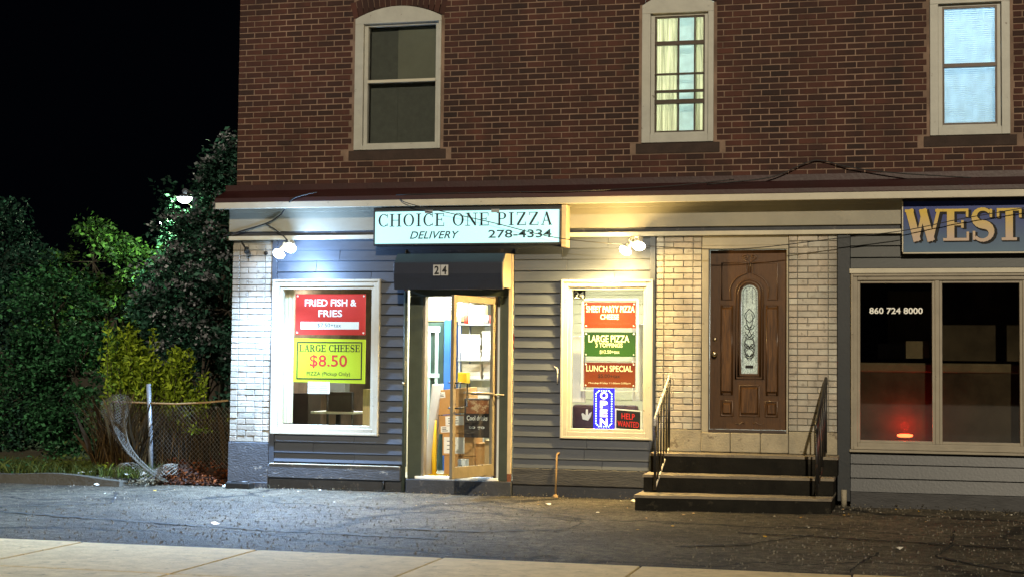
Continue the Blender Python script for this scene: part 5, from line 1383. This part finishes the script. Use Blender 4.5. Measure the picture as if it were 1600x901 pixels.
# ------------------------------------------------------------------ broken chain-link fence
FE = thing('chain_link_fence', 'torn chain-link fence with bent galvanised post left of the building', 'fence', (-1.25, .3, .0))
MB().tube([(-1.235, .30, .02), (-1.255, .30, .55), (-1.295, .29, 1.25)], .030, 12).build('post', M['galv'], FE)
MB().tube([(-1.80, .28, 1.015), (-1.5, .28, 1.01), (-.9, .29, 1.0), (-.5, .30, 1.025), (-.2, .32, 1.055)], .013, 8).build('top_rail', M['rust_rail'], FE)
def chain(mapf, nu, nv, name, r=.0017):
    mb = MB()
    def line(u0, v0, du):
        pts = []; u, v = u0, v0
        while 0 <= u <= nu and 0 <= v <= nv: pts.append(mapf(u, v)); u += du; v += 1
        if len(pts) > 1: mb.tube(pts, r, 3)
    for k in range(-nv, nu + 1): 
        if k >= 0: line(k, 0, 1)
        else: line(0, -k, 1)
    for k in range(0, nu + nv + 1):
        if k <= nu: line(k, 0, -1)
        else: line(nu, k - nu, -1)
    mb.build(name, M['chain'], FE, kind='stuff')
chain(lambda u, v: (-1.24 + u * .057, .285 + .02 * math.sin(u * .6) + .012 * math.sin(v * .9), .08 + v * .060), 20, 15, 'wire_mesh')
def curl(u, v):
    s = v / 34.0; w = u / 12.0
    # hangs from the rail at upper left, sweeps down to the right past the post and folds on the ground
    x = -1.88 + .95 * s ** 1.6 + .52 * w * (1 - .75 * s); y = .15 - .25 * math.sin(s * 2.6) - .10 * w + .05 * math.sin(u * .9)
    z = 1.02 - .98 * s + .10 * math.sin(w * 3.0 + s * 3) * (1 - s)
    return (x, y, max(.03, z))
chain(curl, 12, 34, 'torn_mesh', .0022)
def curl2(u, v):
    s = v / 20.0; w = u / 8.0
    return (-1.62 + .95 * s - .1 * w, -.18 + .25 * w + .06 * math.sin(v), .06 + .13 * math.sin(w * math.pi) + .08 * math.sin(s * 5) ** 2)
chain(curl2, 8, 20, 'crumpled_mesh', .0028)

# ------------------------------------------------------------------ plants
def leaves_mesh(C, N, size, m, name, parent, seed, kind=None, elong=1.9, tint=None, up_=.0):
    """C: n x 3 leaf centres. every leaf a folded pointed blade of four triangles"""
    rg = np.random.default_rng(seed); n = len(C)
    d = rg.normal(size=(n, 3)); d[:, 2] = d[:, 2] * .6 - .15 + up_; d /= np.linalg.norm(d, axis=1)[:, None]
    s = rg.normal(size=(n, 3)); s = np.cross(d, s); s /= np.linalg.norm(s, axis=1)[:, None]
    nn = np.cross(d, s)
    L_ = (size * rg.uniform(.6, 1.3, n))[:, None]; Wd = L_ / elong / 2
    a = C; b = C + d * L_
    mid = C + d * L_ * .45 - nn * L_ * .08
    l = mid + s * Wd + nn * L_ * .10; r = mid - s * Wd + nn * L_ * .10
    V = np.stack([a, l, b, r, mid], 1).reshape(-1, 3)
    base = (np.arange(n) * 5)[:, None]
    tri = np.array([[0, 1, 4], [1, 2, 4], [2, 3, 4], [3, 0, 4]]).reshape(1, -1)
    F_ = (base + tri).reshape(-1, 3)
    me = bpy.data.meshes.new(name)
    me.vertices.add(len(V)); me.vertices.foreach_set('co', V.ravel())
    me.loops.add(F_.size); me.loops.foreach_set('vertex_index', F_.ravel())
    me.polygons.add(len(F_)); me.polygons.foreach_set('loop_start', np.arange(len(F_)) * 3); me.polygons.foreach_set('loop_total', np.full(len(F_), 3))
    me.update(calc_edges=True)
    tv = np.repeat(rg.random(n) if tint is None else tint, 4)
    at = me.attributes.new('tint', 'FLOAT', 'FACE'); at.data.foreach_set('value', tv)
    me.materials.append(m)
    o = bpy.data.objects.new(name, me); COL.objects.link(o)
    o.parent = parent
    if parent: o.location = -WPOS[parent]
    if kind: o['kind'] = kind
    return o
def clumps(rg, centres, per, spread):
    out = []
    for c in centres:
        k = int(per * rg.uniform(.6, 1.4)); q = rg.normal(size=(k, 3)); q /= np.linalg.norm(q, axis=1)[:, None]
        out.append(np.array(c) + q * (spread * rg.uniform(.35, 1.05, k))[:, None] * np.array([1.15, 1, .8]))
    return np.concatenate(out)
LAMP_GAP = ((-3.765, 6.2, 4.24), (11.9, -24.1, -2.7))   # an opening in the foliage in front of the distant lamp
def tree(lab, base, h, lobes, m, seed, leaf=.075, nclump=90, per=90, spread=.26, trunk_r=.11, extra=None, name='broadleaf_tree', grp='trees on the verge left of the building'):
    rg = np.random.default_rng(seed); t = thing(name, lab, 'tree', base, grp)
    bx, by, bz = base
    tp = [(bx, by, bz - .1), (bx + .05, by, bz + h * .25), (bx - .06, by + .05, bz + h * .5)]
    T_ = MB().tube(tp, trunk_r, 8, taper=trunk_r * .6).build('trunk', M['bark'], t)
    limbs = MB(); cs = []
    for (cx, cy, cz, rx, ry, rz) in lobes:
        limbs.tube([tp[1], ((tp[2][0] + cx) / 2, (by + cy) / 2, (tp[2][2] + cz) / 2 - .1), (cx, cy, cz)], trunk_r * .45, 6, taper=.015)
        for _ in range(nclump // len(lobes)):
            q = rg.normal(size=3); q /= np.linalg.norm(q); rr = rg.uniform(.45, 1.0) ** .6
            p = (cx + q[0] * rx * rr, cy + q[1] * ry * rr, cz + q[2] * rz * rr)
            cs.append(p)
            if rg.random() < .25: limbs.tube([(cx, cy, cz), p], .012, 5, taper=.004)
    limbs.build('limbs', M['bark'], t)
    C = clumps(rg, cs, per, spread)
    a = np.array(LAMP_GAP[0]); d = np.array(LAMP_GAP[1]); d = d / np.linalg.norm(d)
    cs = [c for c in cs if np.linalg.norm(np.cross(np.array(c) - a, d)) > .30]
    C = C[np.linalg.norm(np.cross(C - a, d), axis=1) > .17]
    leaves_mesh(C, None, leaf, M[m], 'crown', t, seed + 1, elong=1.8)
    if extra:
        em, frac, esz = extra
        c2 = [c for c in cs if rg.random() < frac]
        c2 = [(c[0], c[1] - spread * .55, c[2] + spread * .35) for c in c2]
        C2 = clumps(rg, c2, 26, spread * .45)
        leaves_mesh(C2, None, esz, M[em], 'seed_heads', t, seed + 2, elong=1.3, up_=.5)
    return t
tree('dark leafy tree at the far left edge', (-5.6, 3.4, .1), 4.0, [(-5.6, 3.2, 2.9, 1.1, .9, 1.1), (-5.0, 3.0, 1.5, 1.0, .8, 1.0), (-6.1, 3.4, 3.3, .9, .8, .9), (-4.7, 2.9, .75, .8, .6, .55)], 'leaf_dark', 101, nclump=190, per=95, spread=.24)
tree('dark leafy tree second from the left, over the kerb', (-4.0, 2.9, .1), 3.3, [(-4.1, 2.7, 2.2, .75, .7, .85), (-3.6, 2.5, 1.3, .8, .6, .9), (-3.3, 2.3, .65, .8, .5, .5), (-4.3, 2.5, 1.1, .6, .5, .8)], 'leaf_mid', 202, nclump=170, per=90, spread=.22)
tree('tall tree with pale seed heads beside the building corner', (-2.0, 3.6, .1), 5.0, [(-2.1, 3.5, 3.6, .85, .8, .85), (-1.6, 3.3, 2.3, .8, .7, .9), (-2.5, 3.3, 2.4, .75, .7, .8), (-1.4, 3.4, 4.2, .6, .6, .65), (-1.9, 3.1, 1.2, .9, .6, .8)], 'leaf_dark', 303, leaf=.085, nclump=230, per=70, spread=.24, extra=('leaf_pale', .6, .06))
tree('bright green tree lit by an added hidden light behind the others', (-7.2, 10.2, .1), 4.6, [(-7.6, 10, 3.5, 1.0, .8, .9), (-6.5, 9.9, 3.2, 1.0, .8, .85), (-7.3, 9.8, 2.2, 1.3, .9, .9), (-8.6, 10.2, 2.4, 1.0, .8, 1.0)], 'leaf_far', 404, leaf=.12, nclump=120, per=60, spread=.27)
tree('dark tree against the night sky behind the tree with seed heads', (-4.3, 9.0, .1), 5.2, [(-4.2, 9.0, 3.9, 1.2, .9, 1.0), (-5.2, 9.2, 2.7, .9, .8, .9), (-3.4, 8.8, 2.4, 1.0, .8, 1.2)], 'leaf_dark', 505, leaf=.12, nclump=120, per=70, spread=.34)
tree('dark broad tree mostly beyond the left edge', (-9.5, 5.5, .1), 4.4, [(-9.6, 5.4, 3.0, 1.3, 1.0, 1.2), (-8.7, 5.2, 1.8, 1.2, .9, 1.1), (-10.6, 5.6, 2.2, 1.2, .9, 1.2)], 'leaf_dark', 606, leaf=.09, nclump=130, per=70, spread=.3)
# yellow green shrub with upright shoots
rg = np.random.default_rng(5)
SHB = thing('shrub', 'yellow green shrub with upright leafy shoots behind the fence rail', 'shrub', (-1.7, 1.1, .1))
stems = MB(); C = []
for i in range(96):
    bx = rg.normal(-1.66, .30); by = 1.1 + rg.normal(0, .18)
    u = (bx + 2.05) ** 2
    top = 2.05 - .75 * abs(bx + 1.95) - (.28 if -1.72 < bx < -1.45 else 0) - rg.uniform(0, .55)
    if rg.random() < .15: top = max(top, 1.75 - abs(bx + 1.0) * .6)
    top = max(.7, top)
    tx = bx + rg.normal(0, .09) - (.05 if bx < -1.7 else -.05)
    stems.tube([(-1.65 + (bx + 1.65) * .35, 1.1, .1), ((bx + tx) / 2, by, top * .55), (tx, by, top)], .010, 5, taper=.003)
    for z in np.arange(.55, top + .03, .022):
        f_ = (z - .1) / (top - .1); x = (-1.65 + (bx + 1.65) * .35) * (1 - f_) ** 2 + 2 * f_ * (1 - f_) * (bx + tx) / 2 + tx * f_ ** 2
        w = .075 * (1.15 - f_ * .7)
        for _ in range(3): C.append((x + rg.normal(0, w), by + rg.normal(0, w), z + rg.normal(0, .015)))
stems.build('stems', M['bark'], SHB)
leaves_mesh(np.array(C), None, .078, M['leaf_shrub'], 'foliage', SHB, 9, elong=2.3, up_=.9)
# low greenery, dry brush behind the mesh, grass
def blades(name, m, n, xr, yr, zf, h, seed, lean=.35, w=.005, kind='stuff', parent=None):
    rg = np.random.default_rng(seed)
    x = rg.uniform(*xr, n); y = rg.uniform(*yr, n); z = np.array([zf(a, b) for a, b in zip(x, y)])
    H_ = h * rg.uniform(.4, 1.2, n); lx = rg.normal(0, lean, n) * H_; ly = rg.normal(0, lean, n) * H_
    a = np.stack([x, y, z], 1); tip = a + np.stack([lx, ly, H_], 1); mid = a + np.stack([lx * .3, ly * .3, H_ * .55], 1)
    s = rg.normal(size=(n, 3)); s[:, 2] = 0; s /= np.linalg.norm(s, axis=1)[:, None]
    V = np.stack([a - s * w, a + s * w, mid + s * w * .8, tip, mid - s * w * .8], 1).reshape(-1, 3)
    Fb = (np.arange(n) * 5)[:, None]; F_ = [tuple(int(q) + k for k in (0, 1, 2, 3, 4)) for q in Fb[:, 0]]
    me = bpy.data.meshes.new(name); me.from_pydata(V.tolist(), [], F_)
    at = me.attributes.new('tint', 'FLOAT', 'FACE'); at.data.foreach_set('value', rg.random(n)); me.materials.append(M[m])
    o = bpy.data.objects.new(name, me); COL.objects.link(o)
    if kind: o['kind'] = kind
    return o
tag(blades('dry_brush', 'dry', 1500, (-1.35, -.05), (.42, 1.0), lambda x, y: .12, .80, 31, .22, .006), 'dry brown brush standing behind the chain-link mesh', 'brush')
tag(blades('dry_brush', 'dry', 1700, (-1.90, -1.3), (.0, .7), lambda x, y: .08, .95, 32, .30, .005), 'dry brown brush tangled in the torn mesh left of the post', 'brush')
tag(blades('grass', 'grass', 5200, (-4.6, -1.1), (-.32, .9), lambda x, y: .09, .17, 33, .5, .004), 'rough grass growing behind the kerb left of the fence', 'grass')
rq = np.random.default_rng(66)
def leaf_litter(lab, n, xr, yr, zf, size, m, seed):
    x = rq.uniform(*xr, n); y = rq.uniform(*yr, n)
    C = np.stack([x, y, np.array([zf(a, b) for a, b in zip(x, y)]) + rq.uniform(0, .04, n)], 1)
    tag(leaves_mesh(C, None, size, M[m], 'leaf_litter', None, seed, kind='stuff', elong=1.7), lab, 'dead leaves')
leaf_litter('rusty dead leaves heaped on the bank between fence and building', 1500, (-1.05, -.05), (-.02, .5), lambda x, y: .02 + max(0, y) * .5, .055, 'dead_leaf', 5)
leaf_litter('dry leaves and scraps gathered round the kerb end and torn mesh', 900, (-2.1, -.9), (-.42, .15), lambda x, y: .03, .045, 'dry_leaf', 6)
leaf_litter('thin line of dry leaves blown against the foot of the shopfront', 500, (.1, 9.5), (-.14, -.06), lambda x, y: .004, .022, 'dry_leaf', 7)
rg = np.random.default_rng(77)
def ground_plant(lab, x, y, n, sz, h, m, spread):
    t = thing('weed_plant', lab, 'plant', (x, y, .09), 'low weeds on the verge')
    C = np.stack([rg.normal(x, spread, n), rg.normal(y, spread * .6, n), .1 + np.abs(rg.normal(0, h, n))], 1)
    leaves_mesh(C, None, sz, M[m], 'foliage', t, int(rg.integers(1e6)), elong=2.0, up_=.4)
    return t
ground_plant('bright green weed at the foot of the leaning post', -1.62, .0, 90, .06, .07, 'leaf_shrub', .10)
ground_plant('sprawling green weed left of the torn mesh', -2.3, .0, 160, .06, .12, 'grass', .20)
ground_plant('grass green weed by the pale stones behind the kerb', -2.0, .1, 140, .06, .10, 'grass', .16)
ground_plant('low weed behind the kerb near the left edge', -3.0, .1, 160, .06, .08, 'leaf_mid', .25)
ground_plant('green leafy weed between the brush stalks and the pier', -.35, .6, 120, .06, .22, 'leaf_mid', .14)
ground_plant('green twig seen through the brown brush behind the mesh', -.62, .42, 60, .06, .04, 'leaf_shrub', .12).location.z = .62
ground_plant('dark weed at the far left above the kerb', -3.7, .15, 200, .07, .10, 'leaf_mid', .28)

# ------------------------------------------------------------------ distant lamps
t = thing('street_lamp', 'distant street lamp glowing bluish white between the trees', 'street lamp', (-2.95, 6.2, 0))
M['far_bulb'] = emit('far_bulb', (.85, 1.0, .98), 30)
zc, xc, yc = 4.245, -3.765, 6.2
t.location = (xc, 6.6, 0); WPOS[t] = Vector((xc, 6.6, 0))
MB().tube([(xc, 6.6, 0), (xc, 6.6, 4.4), (xc, 6.2, 4.42)], .05, 8).build('pole', M['dark_slate'], t)
MB().lathe((xc, yc, zc + .13), (0, 0, -1), [(0, .03), (.03, .10), (.06, .14)], 16).build('shade', M['dark_slate'], t)
MB().lathe((xc, yc, zc + .065), (0, 0, -1), [(0, .125), (.05, .11), (.09, .05), (.095, 0)], 16).build('bulb', M['far_bulb'], t)
light('POINT', 'tree_fill', (xc - 1.6, 8.4, 4.2), 800, (.70, 1.0, .55), .1, t)  # added hidden light set back from the street lamp, brightens the far tree
for lab, x, y, z, c_ in (('tiny white light far behind the shrub', -2.35, 7.5, 1.75, (1, 1, 1)), ('small amber light beside the left end of the fascia', -.65, 6.0, 3.82, (1.0, .8, .5))):
    pass
SC.cycles.use_denoising = True
SC.cycles.max_bounces = 8
SC.cycles.transparent_max_bounces = 16
SC.cycles.sample_clamp_indirect = 4.0
